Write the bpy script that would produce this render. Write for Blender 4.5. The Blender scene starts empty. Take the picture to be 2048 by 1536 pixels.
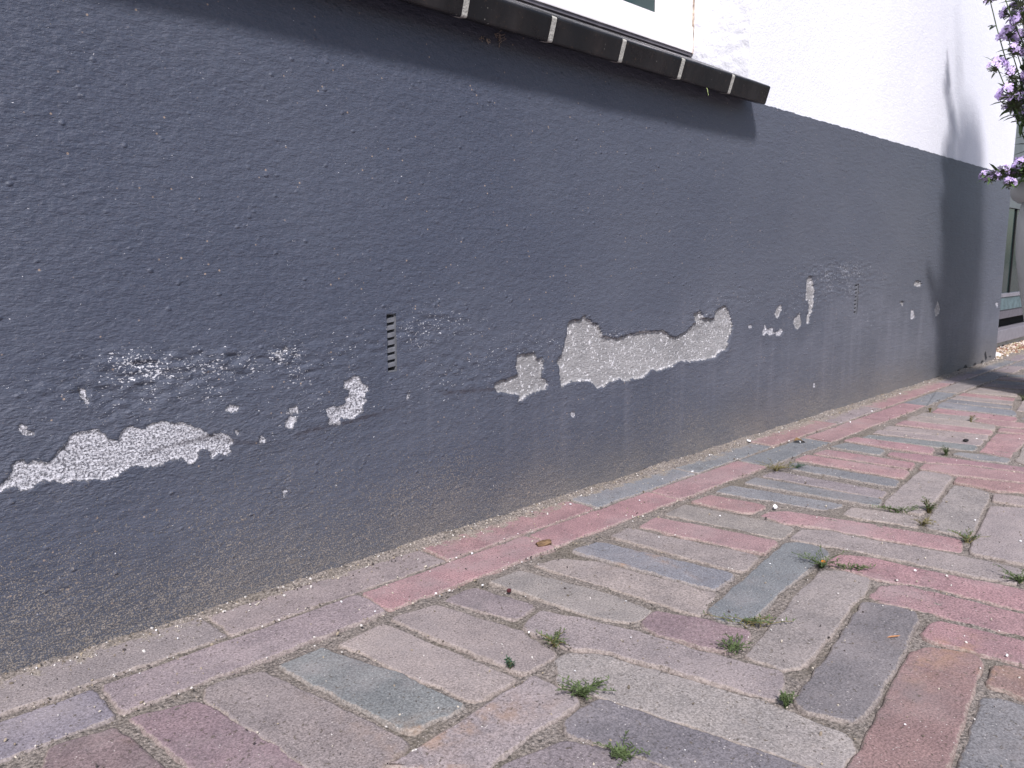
import bpy, bmesh, math, random
import numpy as np
from mathutils import Vector, Matrix, Quaternion
random.seed(7); rng=np.random.default_rng(7)
sc=bpy.context.scene; COL=sc.collection
S=0.27                      # metres per unit of camera height
YW=2.1315*S                 # wall plane
CAM=[[0.6852536734675588, 0.7116683842990645, -0.1547756886218738], [0.7196568766828682, -0.6943018743087193, -0.006235958182883726], [0.11189898499215908, 0.10711217540764666, 0.9879299565440691]]
FPX=1512.6506296179916
PANG=0.6
BRICKS=[
('B', [(0.0817, 0.4721), (0.1178, 0.4655), (0.1255, 0.3986), (0.1034, 0.3677), (0.0642, 0.426)]),
('V', [(0.1244, 0.4712), (0.1633, 0.4595), (0.1859, 0.3394), (0.1495, 0.3225), (0.1333, 0.3909)]),
('N', [(0.1693, 0.4673), (0.1776, 0.4708), (0.2091, 0.4626), (0.2334, 0.3388), (0.2329, 0.3274), (0.2086, 0.3194), (0.184, 0.3138), (0.1655, 0.4534)]),
('G', [(0.2177, 0.4615), (0.2534, 0.462), (0.2727, 0.3936), (0.2806, 0.337), (0.2773, 0.3326), (0.265, 0.3314), (0.2408, 0.3342), (0.2351, 0.3412)]),
('T', [(0.2629, 0.4588), (0.307, 0.4623), (0.3095, 0.445), (0.3252, 0.3357), (0.3213, 0.3326), (0.2875, 0.3302), (0.2842, 0.335), (0.2727, 0.3936)]),
('T', [(0.3128, 0.466), (0.3566, 0.4597), (0.3595, 0.4454), (0.3733, 0.3796), (0.3684, 0.3394), (0.3633, 0.3347), (0.3345, 0.3327), (0.3297, 0.3365)]),
('N', [(0.3619, 0.4624), (0.3997, 0.4634), (0.4126, 0.4056), (0.4092, 0.4), (0.3848, 0.3946), (0.3804, 0.399)]),
('T', [(0.4148, 0.463), (0.4524, 0.461), (0.4696, 0.3826), (0.4716, 0.3331), (0.4684, 0.3288), (0.4472, 0.3247), (0.4403, 0.3281), (0.4264, 0.357)]),
('T', [(0.4694, 0.4619), (0.5006, 0.4564), (0.5196, 0.4238), (0.5357, 0.3115), (0.5312, 0.3079), (0.4921, 0.298), (0.4879, 0.3022)]),
('G', [(0.5188, 0.4614), (0.557, 0.4572), (0.5812, 0.3234), (0.5759, 0.318), (0.541, 0.3147), (0.5368, 0.3188)]),
('T', [(0.5746, 0.4574), (0.6089, 0.4605), (0.6346, 0.3282), (0.6295, 0.3229), (0.5924, 0.317), (0.5858, 0.3236)]),
('P', [(0.6196, 0.4563), (0.6596, 0.4615), (0.685, 0.3354), (0.6803, 0.3304), (0.6466, 0.3269), (0.6415, 0.3319)]),
('T', [(0.6742, 0.4612), (0.7202, 0.4652), (0.7368, 0.3435), (0.7314, 0.3382), (0.6962, 0.3321), (0.6908, 0.3394)]),
('P', [(0.7299, 0.4634), (0.7714, 0.4628), (0.7795, 0.398), (0.7735, 0.3913), (0.7457, 0.392), (0.7364, 0.3989)]),
('G', [(0.7846, 0.4667), (0.8247, 0.4652), (0.8474, 0.3377), (0.8421, 0.3327), (0.8144, 0.3378), (0.8105, 0.3417)]),
('G', [(0.8426, 0.4595), (0.875, 0.4622), (0.8927, 0.3134), (0.8889, 0.3092), (0.8649, 0.3047), (0.86, 0.3121)]),
('N', [(0.8895, 0.4609), (0.9252, 0.4593), (0.9335, 0.3228), (0.9272, 0.3176), (0.903, 0.3139), (0.8985, 0.3212)]),
('G', [(0.9473, 0.4584), (0.9807, 0.462), (0.9941, 0.3292), (0.9869, 0.3237), (0.9602, 0.3196), (0.9573, 0.3256)]),
('P', [(0.9945, 0.4673), (1.0344, 0.4672), (1.047, 0.3364), (1.0389, 0.3306), (1.0046, 0.325), (1.0008, 0.3321)]),
('P', [(1.046, 0.4637), (1.0829, 0.4603), (1.0941, 0.3434), (1.0848, 0.3378), (1.0563, 0.334), (1.0556, 0.3419)]),
('G', [(1.1038, 0.4657), (1.1477, 0.4579), (1.1463, 0.4047), (1.1363, 0.3975), (1.1094, 0.3911), (1.1035, 0.3972)]),
('P', [(1.1578, 0.4667), (1.1953, 0.4628), (1.2055, 0.3534), (1.1943, 0.3473), (1.1646, 0.3434), (1.1613, 0.351)]),
('G', [(1.2008, 0.4573), (1.2313, 0.4568), (1.2701, 0.3149), (1.262, 0.3095), (1.2319, 0.3048), (1.2259, 0.3109)]),
('T', [(1.2464, 0.4571), (1.279, 0.4616), (1.3132, 0.3181), (1.3046, 0.3125), (1.2727, 0.3077), (1.2665, 0.314)]),
('T', [(1.2836, 0.4569), (1.3242, 0.4606), (1.3629, 0.3226), (1.353, 0.3173), (1.3218, 0.3142), (1.316, 0.3202)]),
('P', [(1.3397, 0.4565), (1.3827, 0.4544), (1.4001, 0.327), (1.3891, 0.3221), (1.3627, 0.3176), (1.3556, 0.3249)]),
('T', [(1.3884, 0.4547), (1.437, 0.4621), (1.4482, 0.3338), (1.4364, 0.3287), (1.404, 0.323), (1.4016, 0.3309)]),
('T', [(1.4474, 0.458), (1.4853, 0.4594), (1.5049, 0.3794), (1.4919, 0.3736), (1.4512, 0.372), (1.4488, 0.3805)]),
('P', [(1.4972, 0.4471), (1.5464, 0.453), (1.5507, 0.3259), (1.5373, 0.3206), (1.5091, 0.3188), (1.5032, 0.3248)]),
('T', [(0.3255, 0.3284), (0.3339, 0.3288), (0.3379, 0.2947), (0.3367, 0.2895), (0.3296, 0.2841), (0.2939, 0.2833), (0.2545, 0.2796), (0.2415, 0.2734), (0.2086, 0.3229), (0.22, 0.3201)]),
('D', [(0.3398, 0.2818), (0.3456, 0.2784), (0.36, 0.217), (0.3731, 0.1626), (0.3756, 0.1418), (0.3325, 0.1433), (0.3229, 0.1936), (0.3081, 0.2496), (0.3019, 0.2701), (0.3086, 0.2793)]),
('N', [(0.297, 0.2683), (0.3074, 0.2491), (0.3158, 0.2206), (0.3199, 0.1857), (0.2806, 0.167), (0.2624, 0.212), (0.2453, 0.2697), (0.2556, 0.2768)]),
('T', [(0.3719, 0.334), (0.389, 0.3162), (0.4074, 0.2469), (0.4197, 0.1963), (0.4193, 0.1697), (0.4215, 0.1539), (0.4097, 0.1461), (0.378, 0.1428), (0.3739, 0.1629), (0.3613, 0.2178), (0.3457, 0.2806), (0.3365, 0.3108), (0.3497, 0.3221), (0.3589, 0.3334)]),
('T', [(0.3863, 0.3884), (0.4078, 0.3925), (0.4254, 0.3462), (0.4346, 0.3191), (0.4427, 0.2671), (0.4574, 0.2141), (0.4519, 0.2082), (0.4304, 0.202), (0.4191, 0.2006), (0.4101, 0.2486), (0.3917, 0.3185), (0.3782, 0.3387), (0.3749, 0.3792)]),
('V', [(0.4694, 0.3291), (0.4849, 0.298), (0.4929, 0.2581), (0.4871, 0.2541), (0.4656, 0.2485), (0.4521, 0.2529), (0.4458, 0.269), (0.4388, 0.3018), (0.4419, 0.3208), (0.4489, 0.3241)]),
('G', [(0.4977, 0.2998), (0.6864, 0.3262), (0.6964, 0.3162), (0.6993, 0.2926), (0.685, 0.2815), (0.6401, 0.2792), (0.512, 0.2664), (0.4995, 0.265), (0.4913, 0.2822)]),
('T', [(0.4573, 0.2439), (0.5838, 0.2653), (0.6436, 0.2725), (0.655, 0.2595), (0.656, 0.2339), (0.6382, 0.2267), (0.5849, 0.2209), (0.4735, 0.2064), (0.4605, 0.2128)]),
('D', [(0.429, 0.194), (0.4945, 0.2033), (0.6027, 0.2198), (0.611, 0.2077), (0.617, 0.1853), (0.6039, 0.1767), (0.5453, 0.1668), (0.4486, 0.1544), (0.4336, 0.1556), (0.4209, 0.1853)]),
('R', [(0.5443, 0.1658), (0.5632, 0.1591), (0.5765, 0.1311), (0.5684, 0.1247), (0.5331, 0.1196), (0.4717, 0.1106), (0.4151, 0.1031), (0.369, 0.0982), (0.3551, 0.1408), (0.4097, 0.1461), (0.4382, 0.1504), (0.4803, 0.1561)]),
('D', [(0.5177, 0.1144), (0.5276, 0.1023), (0.5299, 0.0766), (0.4507, 0.0682), (0.3868, 0.0631), (0.3741, 0.0932), (0.4424, 0.1035), (0.4783, 0.1082)]),
('R', [(0.5398, 0.1164), (0.5641, 0.1188), (0.5726, 0.1132), (0.5744, 0.1023), (0.5785, 0.0724), (0.5307, 0.0644), (0.5329, 0.0933), (0.5355, 0.1033), (0.534, 0.1121)]),
('P', [(0.6035, 0.1712), (0.6134, 0.1638), (0.6167, 0.1457), (0.6209, 0.1124), (0.6266, 0.0692), (0.5839, 0.0654), (0.5797, 0.1034), (0.5763, 0.1264), (0.5782, 0.1353), (0.5721, 0.1606), (0.5779, 0.1686)]),
('P', [(0.6315, 0.2221), (0.6485, 0.2236), (0.6643, 0.2065), (0.6691, 0.1671), (0.674, 0.124), (0.677, 0.0827), (0.6293, 0.078), (0.6278, 0.1139), (0.6207, 0.16), (0.6197, 0.1877), (0.614, 0.2112), (0.621, 0.2229)]),
('P', [(0.6667, 0.2773), (0.6934, 0.2767), (0.7084, 0.2513), (0.7098, 0.2098), (0.7174, 0.1729), (0.7237, 0.1348), (0.7266, 0.0906), (0.6802, 0.0863), (0.6781, 0.1248), (0.6749, 0.1614), (0.6708, 0.1972), (0.6578, 0.2291), (0.6607, 0.246), (0.6557, 0.2702)]),
('T', [(0.6976, 0.3287), (0.7336, 0.3339), (0.7502, 0.3109), (0.7526, 0.2778), (0.7646, 0.2275), (0.7698, 0.1954), (0.7745, 0.1684), (0.7744, 0.1488), (0.7584, 0.1397), (0.731, 0.1418), (0.7234, 0.1745), (0.7147, 0.2537), (0.7038, 0.2956)]),
('P', [(0.7418, 0.384), (0.7625, 0.3849), (0.7781, 0.3717), (0.7898, 0.3336), (0.8022, 0.2869), (0.8122, 0.2448), (0.8195, 0.2111), (0.8132, 0.2036), (0.7798, 0.196), (0.7746, 0.2065), (0.7697, 0.2336), (0.7599, 0.2806), (0.7539, 0.3178), (0.739, 0.3568)]),
('T', [(0.8139, 0.3237), (0.841, 0.3261), (0.8514, 0.3008), (0.8583, 0.2673), (0.8541, 0.2599), (0.8262, 0.2498), (0.8201, 0.2517), (0.8166, 0.2726), (0.8057, 0.3176)]),
('T', [(0.8688, 0.3008), (0.8797, 0.3053), (1.0457, 0.3237), (1.0559, 0.3204), (1.0575, 0.2882), (1.0417, 0.2813), (0.9437, 0.2676), (0.8732, 0.2595), (0.8654, 0.2626)]),
('T', [(0.8254, 0.2443), (0.8712, 0.2544), (0.9379, 0.2627), (1.0127, 0.2729), (1.0198, 0.2688), (1.0218, 0.2487), (1.0114, 0.2302), (0.9782, 0.2249), (0.8407, 0.204), (0.8278, 0.2067)]),
('T', [(0.9561, 0.2184), (0.9749, 0.1894), (0.9729, 0.1717), (0.7919, 0.1411), (0.786, 0.1487), (0.7805, 0.1899), (0.7923, 0.1944)]),
('T', [(1.0104, 0.2284), (1.0222, 0.1997), (1.0363, 0.1534), (0.9978, 0.1468), (0.9832, 0.1912), (0.976, 0.2218)]),
('P', [(1.0294, 0.2777), (1.0578, 0.2813), (1.0792, 0.2121), (1.0859, 0.1668), (1.0438, 0.1617), (1.0382, 0.2032), (1.0234, 0.2295), (1.0295, 0.2469)]),
('P', [(1.0681, 0.3292), (1.0985, 0.3315), (1.1257, 0.2892), (1.1344, 0.2241), (1.1396, 0.1762), (1.0912, 0.1701), (1.0893, 0.2143), (1.0679, 0.2877)]),
('P', [(1.1159, 0.3887), (1.1361, 0.3891), (1.1525, 0.3475), (1.1624, 0.2858), (1.1714, 0.2321), (1.1785, 0.183), (1.1456, 0.1798), (1.1427, 0.2259), (1.1347, 0.2875), (1.1065, 0.3385)]),
('G', [(1.1813, 0.3224), (1.2011, 0.319), (1.2095, 0.2938), (1.2095, 0.2576), (1.1958, 0.2521), (1.1784, 0.2545), (1.1684, 0.2874)]),
('P', [(1.2277, 0.3005), (1.3799, 0.3156), (1.4024, 0.2824), (1.3893, 0.2702), (1.2938, 0.2638), (1.2163, 0.2586), (1.221, 0.278)]),
('T', [(1.1991, 0.2487), (1.3561, 0.2697), (1.3671, 0.2348), (1.1924, 0.2073), (1.1848, 0.2368)]),
('P', [(1.3972, 0.3192), (1.4309, 0.3231), (1.4409, 0.2907), (1.4535, 0.2511), (1.4194, 0.2446), (1.4065, 0.2833)]),
('P', [(1.4648, 0.3703), (1.49, 0.3692), (1.5024, 0.3136), (1.5115, 0.269), (1.4656, 0.2601), (1.4587, 0.2946), (1.4482, 0.328)]),
('G', [(1.5561, 0.4576), (1.6204, 0.4675), (1.617, 0.3447), (1.5727, 0.3293), (1.558, 0.3313)]),
('G', [(1.6224, 0.4654), (1.6671, 0.4678), (1.6673, 0.3578), (1.6313, 0.3512)]),
('T', [(1.6754, 0.4675), (1.7223, 0.4701), (1.7235, 0.3689), (1.6852, 0.3618)]),
('P', [(1.731, 0.4698), (1.7728, 0.4712), (1.7775, 0.3786), (1.7369, 0.3711)]),
('T', [(1.7834, 0.4694), (1.8293, 0.4686), (1.8361, 0.3873), (1.793, 0.3794)]),
('T', [(1.8389, 0.4683), (1.8764, 0.4685), (1.8924, 0.3935), (1.8461, 0.386)]),
('N', [(1.8871, 0.4674), (1.9438, 0.4702), (1.9555, 0.3961), (1.905, 0.3898)]),
('G', [(1.9543, 0.4699), (2.0143, 0.4728), (2.0292, 0.4023), (1.9753, 0.3957)]),
('N', [(2.0342, 0.4746), (2.0875, 0.4772), (2.1079, 0.4088), (2.0503, 0.4018)]),
('G', [(2.0993, 0.4769), (2.144, 0.4791), (2.1726, 0.4119), (2.1211, 0.4066)]),
('T', [(1.6251, 0.3434), (1.7751, 0.3643), (1.7911, 0.3231), (1.6311, 0.2959)]),
('G', [(1.5448, 0.3193), (1.5766, 0.3187), (1.5919, 0.2772), (1.5562, 0.2705)])]
ROWS=[([-1.2465, -1.0895, -0.9325, -0.7755, -0.6185, -0.4615, -0.3045, -0.1475, 0.0095, 0.2131, 0.42, 0.6365, 0.8413, 1.0497, 1.2761, 1.4746, 1.6954, 1.8829, 2.091, 2.2942, 2.4561, 2.6131, 2.7701, 2.9271, 3.0841, 3.2411, 3.3981, 3.5551, 3.7121, 3.8691, 4.0261, 4.1831, 4.3401, 4.4971, 4.6541, 4.8111, 4.9681, 5.1251], ['M', 'M', 'M', 'M', 'M', 'M', 'M', 'M', 'M', 'M', 'P', 'G', 'G', 'P', 'M', 'P', 'P', 'M', 'G', 'G', 'N'], 0.5252, 0.574), ([-1.2809, -1.1239, -0.9669, -0.8099, -0.6529, -0.4959, -0.3389, -0.1819, -0.0249, 0.1208, 0.3211, 0.5186, 0.7287, 0.9377, 1.1377, 1.3575, 1.5625, 1.7561, 1.9687, 2.178, 2.3259, 2.4829, 2.6399, 2.7969, 2.9539, 3.1109, 3.2679, 3.4249, 3.5819, 3.7389, 3.8959, 4.0529, 4.2099, 4.3669, 4.5239, 4.6809, 4.8379, 4.9949, 5.1519], ['M', 'M', 'M', 'M', 'M', 'M', 'M', 'M', 'L', 'M', 'P', 'P', 'P', 'G', 'P', 'P', 'G', 'T', 'G', 'M', 'G'], 0.4757, 0.5198)]
PATCH={
'A':[(0.0818, 0.1275), (0.0902, 0.1297), (0.0948, 0.1345), (0.0987, 0.1402), (0.1011, 0.1448), (0.1045, 0.1449), (0.1079, 0.1415), (0.1197, 0.1399), (0.1245, 0.1429), (0.1264, 0.1478), (0.132, 0.1528), (0.1375, 0.1561), (0.1461, 0.1579), (0.1529, 0.1547), (0.1563, 0.1491), (0.1634, 0.1471), (0.166, 0.1507), (0.1674, 0.1556), (0.1732, 0.1573), (0.1771, 0.1541), (0.1804, 0.1529), (0.1866, 0.1556), (0.1944, 0.1567), (0.2066, 0.1545), (0.2181, 0.1477), (0.2295, 0.1404), (0.2363, 0.1413), (0.2421, 0.1391), (0.2466, 0.1335), (0.2428, 0.1301), (0.2433, 0.1252), (0.2345, 0.1259), (0.2296, 0.124), (0.228, 0.1299), (0.2204, 0.132), (0.2166, 0.126), (0.2115, 0.1238), (0.2028, 0.1277), (0.1893, 0.126), (0.1791, 0.1265), (0.1734, 0.1294), (0.1641, 0.1271), (0.1591, 0.1233), (0.1524, 0.1213), (0.1433, 0.1247), (0.1391, 0.1234), (0.1324, 0.1258), (0.1265, 0.1245), (0.1204, 0.1304), (0.1187, 0.1279), (0.1132, 0.1297), (0.1071, 0.1262), (0.1017, 0.1266), (0.0969, 0.13), (0.092, 0.1284), (0.0813, 0.1226)],
'A2':[(0.358, 0.1724), (0.3642, 0.1718), (0.3681, 0.165), (0.3732, 0.1626), (0.3731, 0.1594), (0.3678, 0.1587), (0.369, 0.1489), (0.3666, 0.1438), (0.3659, 0.1393), (0.3596, 0.137), (0.3549, 0.1359), (0.3498, 0.1371), (0.3469, 0.1397), (0.3438, 0.1384), (0.3435, 0.133), (0.3356, 0.1338), (0.3318, 0.1361), (0.3335, 0.1408), (0.3308, 0.1469), (0.3363, 0.1484), (0.3463, 0.1483), (0.3524, 0.1502), (0.3516, 0.1548), (0.3558, 0.1561), (0.355, 0.162), (0.3491, 0.1654), (0.3513, 0.1687), (0.3564, 0.1704)],
'C1':[(0.5294, 0.1455), (0.5316, 0.1474), (0.541, 0.1501), (0.5535, 0.1503), (0.5654, 0.1534), (0.5632, 0.159), (0.5595, 0.1626), (0.5633, 0.1752), (0.5878, 0.1748), (0.5933, 0.1682), (0.6005, 0.1687), (0.6029, 0.1612), (0.6005, 0.1542), (0.6005, 0.1463), (0.6102, 0.1391), (0.6069, 0.1338), (0.5989, 0.133), (0.5862, 0.1329), (0.5776, 0.1295), (0.5691, 0.1255), (0.563, 0.1258), (0.5653, 0.131), (0.5467, 0.1365), (0.5336, 0.1386)],
'C2':[(0.6449, 0.2038), (0.6543, 0.2067), (0.6657, 0.2072), (0.6727, 0.212), (0.6781, 0.2065), (0.6927, 0.201), (0.7012, 0.194), (0.7042, 0.1848), (0.7185, 0.1814), (0.734, 0.1803), (0.7528, 0.1833), (0.7879, 0.1853), (0.8295, 0.1833), (0.8457, 0.1769), (0.861, 0.1732), (0.8799, 0.1773), (0.8929, 0.184), (0.9086, 0.19), (0.9041, 0.2033), (0.9178, 0.2054), (0.9286, 0.1944), (0.9535, 0.1931), (0.9593, 0.2049), (0.9819, 0.2103), (0.9938, 0.199), (1.0064, 0.1808), (0.9965, 0.1615), (0.9892, 0.1467), (0.9714, 0.1459), (0.9611, 0.1374), (0.9295, 0.1366), (0.8954, 0.1369), (0.872, 0.1418), (0.8465, 0.1347), (0.8226, 0.1331), (0.8048, 0.1362), (0.7985, 0.1296), (0.773, 0.1265), (0.7483, 0.1273), (0.7392, 0.1314), (0.7196, 0.1286), (0.696, 0.1215), (0.6911, 0.1317), (0.6692, 0.136), (0.655, 0.1369), (0.6429, 0.1354), (0.6343, 0.1329), (0.6309, 0.1402), (0.6317, 0.1556), (0.6249, 0.162), (0.6341, 0.1691), (0.6383, 0.1797), (0.6416, 0.1931)],
'C3':[(1.2482, 0.2487), (1.2601, 0.2435), (1.2678, 0.2274), (1.2714, 0.2137), (1.2664, 0.1927), (1.2583, 0.1812), (1.2561, 0.1686), (1.2503, 0.1698), (1.2505, 0.1833), (1.2545, 0.1966), (1.2474, 0.2095), (1.2399, 0.2098), (1.2396, 0.2281), (1.2414, 0.2438)],
'C4':[(1.1522, 0.2057), (1.1563, 0.1992), (1.1488, 0.19), (1.1411, 0.184), (1.1336, 0.1923), (1.1395, 0.1999)],
'C5':[(1.2184, 0.1899), (1.2259, 0.1728), (1.2247, 0.1671), (1.2126, 0.162), (1.199, 0.1719), (1.2031, 0.1824), (1.2119, 0.1836)],
'A3':[(1.0962, 0.1622), (1.1027, 0.1774), (1.1082, 0.1693), (1.1276, 0.1697), (1.1301, 0.1616), (1.1481, 0.1636), (1.1544, 0.168), (1.1634, 0.1626), (1.1523, 0.1553), (1.135, 0.1612), (1.1221, 0.1589), (1.1104, 0.1629), (1.1012, 0.1596)],
'C6':[(1.7489, 0.2267), (1.763, 0.2317), (1.7848, 0.2303), (1.7954, 0.2247), (1.781, 0.2196), (1.7592, 0.2212)],
'C7':[(1.6773, 0.1921), (1.6923, 0.1885), (1.6967, 0.181), (1.685, 0.1825)],
'A4':[(1.7396, 0.1718), (1.752, 0.1702), (1.7644, 0.1545), (1.7561, 0.1506), (1.7409, 0.1514)],
'C8':[(1.9092, 0.1859), (1.9314, 0.1656), (1.927, 0.1554), (1.9011, 0.1487), (1.894, 0.1638), (1.9048, 0.1759)],
'A5':[(2.4031, 0.1643), (2.4167, 0.1528), (2.4041, 0.1465), (2.3901, 0.1593)],
'A6':[(0.1418, 0.1888), (0.1439, 0.1875), (0.1466, 0.1822), (0.1474, 0.1769), (0.1457, 0.175), (0.1431, 0.1774), (0.1419, 0.1818)],
'A7':[(0.2944, 0.1498), (0.2982, 0.1539), (0.3032, 0.1537), (0.3021, 0.1496), (0.298, 0.1489)],
'A8':[(0.2927, 0.1433), (0.2964, 0.1461), (0.3032, 0.1443), (0.3002, 0.1392), (0.2959, 0.136), (0.2915, 0.1392)],
'A9':[(0.2436, 0.1606), (0.2534, 0.1624), (0.2544, 0.1591), (0.2469, 0.1561)],
'AA':[(0.2701, 0.1333), (0.2712, 0.1302), (0.2675, 0.1271), (0.2669, 0.1309)],
'AB':[(0.2484, 0.1422), (0.2532, 0.1402), (0.2506, 0.1377)],
'AC':[(0.1061, 0.1686), (0.1076, 0.1667), (0.1075, 0.1626), (0.1106, 0.1615), (0.1096, 0.1606), (0.1061, 0.1622), (0.1038, 0.1656)],
'AD':[(0.2878, 0.1986), (0.2961, 0.2045), (0.2978, 0.2023), (0.2904, 0.1975)],
'AE':[(0.4172, 0.1522), (0.4195, 0.151), (0.4199, 0.1471), (0.4176, 0.1469)],
'AF':[(1.0517, 0.1788), (1.0607, 0.1783), (1.0611, 0.1745), (1.0535, 0.1749)],
'AG':[(0.2875, 0.0849), (0.2897, 0.0827), (0.2881, 0.0796), (0.2869, 0.0816)],
'AH':[(0.6501, 0.0998), (0.6554, 0.099), (0.6545, 0.095), (0.651, 0.0961)],
'AI':[(1.2865, 0.0619), (1.2922, 0.063), (1.2931, 0.0558), (1.2871, 0.0565)]}
SCARS=[[(2.2874, -0.0042), (2.2967, 0.0098), (2.3146, 0.0108), (2.3346, -0.0088), (2.3267, -0.0135)], [(2.3189, 0.0267), (2.3297, 0.0366), (2.3512, 0.013), (2.3393, 0.0058)], [(2.3591, 0.0178), (2.3931, 0.0162), (2.3855, 0.0099)], [(2.3685, 0.0032), (2.4082, -0.0005), (2.3946, -0.0034)], [(2.2266, 0.007), (2.247, 0.0117), (2.2598, -0.0015), (2.2376, -0.0007)], [(2.1433, 0.0047), (2.1653, 0.0141), (2.1851, 0.0031), (2.162, -0.0036)], [(2.0715, 0.0055), (2.1266, 0.0063), (2.128, 0.0011), (2.0802, 0.0021)], [(1.9319, 0.0054), (1.9529, 0.0056), (1.997, 0.0021), (1.9976, -0.0004), (1.9466, 0.0027)], [(1.2301, 0.0068), (1.2435, 0.004), (1.3618, -0.0004), (1.3516, -0.0027), (1.242, 0.0007)]]
VENTS=[[(0.3963, 0.2276), (0.4057, 0.2281), (0.4059, 0.1724), (0.3964, 0.1734)], [(1.4374, 0.2322), (1.4511, 0.2319), (1.4554, 0.1759), (1.4415, 0.1766)]]
SPECK=[(0.1989, 0.1918, 0.061, 0.015, 0.8), (0.1754, 0.2015, 0.03, 0.009, 0.75), (0.2363, 0.1937, 0.051, 0.013, 0.82), (0.2904, 0.1979, 0.026, 0.008, 0.8), (0.2049, 0.1761, 0.058, 0.01, 0.6), (0.3076, 0.1825, 0.027, 0.017, 0.5), (0.1559, 0.2033, 0.019, 0.014, 0.5), (0.3566, 0.1975, 0.061, 0.026, 0.35), (0.4456, 0.2095, 0.067, 0.024, 0.45), (0.5021, 0.1703, 0.095, 0.036, 0.34), (0.5817, 0.1846, 0.046, 0.022, 0.4), (1.0235, 0.2175, 0.087, 0.022, 0.3), (1.1999, 0.2112, 0.107, 0.033, 0.3), (1.3685, 0.254, 0.127, 0.022, 0.6), (1.373, 0.2229, 0.129, 0.022, 0.5), (1.5312, 0.2379, 0.15, 0.019, 0.3), (1.5197, 0.1612, 0.175, 0.039, 0.25), (0.3151, 0.1495, 0.056, 0.026, 0.3), (0.1975, 0.1732, 0.071, 0.015, 0.35), (0.9365, 0.1926, 0.033, 0.014, 0.7), (0.7389, 0.1836, 0.04, 0.006, 0.6)]
WEEDS=[(0.3759, 0.3482, 0.01, 0.3, 'g', 9), (0.3308, 0.3462, 0.0058, 0.9, 'd', 5), (0.3417, 0.2917, 0.0139, 0.5, 'g', 16), (0.3088, 0.2317, 0.0106, 0.4, 'g', 9), (0.4219, 0.1948, 0.0085, 0.9, 'g', 9), (0.4591, 0.2519, 0.0094, 0.8, 'g', 10), (0.5031, 0.2637, 0.0166, 0.2, 'g', 9), (0.6541, 0.275, 0.0171, 0.7, 'g', 13), (0.664, 0.2522, 0.0111, 0.1, 'g', 7), (0.8858, 0.259, 0.014, 1.2, 'g', 14), (0.8615, 0.2833, 0.0175, 0.25, 'g', 8), (0.8165, 0.2023, 0.0129, 0.5, 'g', 9), (0.739, 0.141, 0.0137, 0.7, 'g', 10), (0.9308, 0.4607, 0.0199, 0.4, 'o', 12), (1.1759, 0.3279, 0.0165, 1.0, 'g', 9), (1.4571, 0.372, 0.0121, 1.2, 'o', 6), (1.7548, 0.3607, 0.0192, 1.0, 'g', 9), (0.8354, 0.2494, 0.0085, 0.5, 'o', 6), (1.5056, 0.4523, 0.0074, 0.9, 'o', 5), (0.9533, 0.4452, 0.0144, 0.5, 'd', 6)]
FLAKES=[(0.4035, 0.4568, 0.0031), (0.4444, 0.5175, 0.0029), (0.3107, 0.48, 0.0017), (0.301, 0.5136, 0.0022), (0.3726, 0.3705, 0.002), (0.6217, 0.551, 0.0035), (1.0472, 0.5648, 0.0089), (0.7748, 0.3824, 0.0072), (1.1388, 0.5616, 0.0034), (0.7812, 0.5372, 0.002), (0.8381, 0.5298, 0.0034), (0.7487, 0.5732, 0.0032), (0.1761, 0.5691, 0.0022), (0.1829, 0.5451, 0.0017), (0.616, 0.5542, 0.0017), (0.572, 0.5635, 0.0022), (0.5128, 0.5252, 0.0016), (0.4277, 0.5203, 0.0019), (0.4634, 0.4696, 0.0014), (0.4142, 0.4158, 0.0013), (0.6889, 0.5045, 0.0024), (0.1463, 0.5138, 0.0012), (0.0981, 0.5703, 0.0017), (0.706, 0.4104, 0.0023), (0.9639, 0.5767, 0.0031), (0.9298, 0.5608, 0.003), (1.0958, 0.506, 0.0033), (1.0904, 0.5209, 0.0033), (1.2964, 0.5126, 0.0038), (1.6558, 0.5567, 0.0047), (1.4223, 0.5241, 0.0041), (0.6205, 0.3083, 0.0015), (0.8451, 0.1641, 0.0024), (1.3074, 0.3241, 0.0027), (0.8825, 0.2133, 0.0025), (0.3655, 0.4722, 0.0022), (0.3564, 0.311, 0.0011), (0.3648, 0.4661, 0.0013), (0.4202, 0.3128, 0.0012), (0.5835, 0.1146, 0.003), (0.5521, 0.1225, 0.0012), (0.4498, 0.1349, 0.0014), (0.3372, 0.2123, 0.001), (0.6054, 0.4187, 0.0016), (0.466, 0.3526, 0.0013), (0.6962, 0.2108, 0.0026)]
DEB={'chip': (0.511, 0.4877), 'leaf': (1.1021, 0.509), 'red': (0.4126, 0.4337), 'orange': (0.6522, 0.2736), 'straw': (0.5565, 0.1792), 'stone': (2.4825, 0.5741), 'dark': (1.2808, 0.3319)}
RUST=[(0.0985, 0.44, 0.0142), (0.233, 0.3098, 0.0169), (0.2635, 0.3201, 0.011), (0.2253, 0.3065, 0.0148), (0.56, 0.4025, 0.0147), (0.5467, 0.3817, 0.0091), (0.5622, 0.1501, 0.0143), (0.5829, 0.1416, 0.0136), (0.5506, 0.1134, 0.0148), (0.5277, 0.404, 0.0057), (0.2439, 0.3359, 0.0098), (0.6696, 0.2435, 0.0048)]
CRACK=[(0.184, 0.1358), (0.2288, 0.1409), (0.2474, 0.133), (0.2775, 0.1271), (0.3142, 0.1314), (0.3486, 0.1332), (0.4081, 0.1391), (0.4687, 0.146), (0.5294, 0.1423)]
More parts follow.
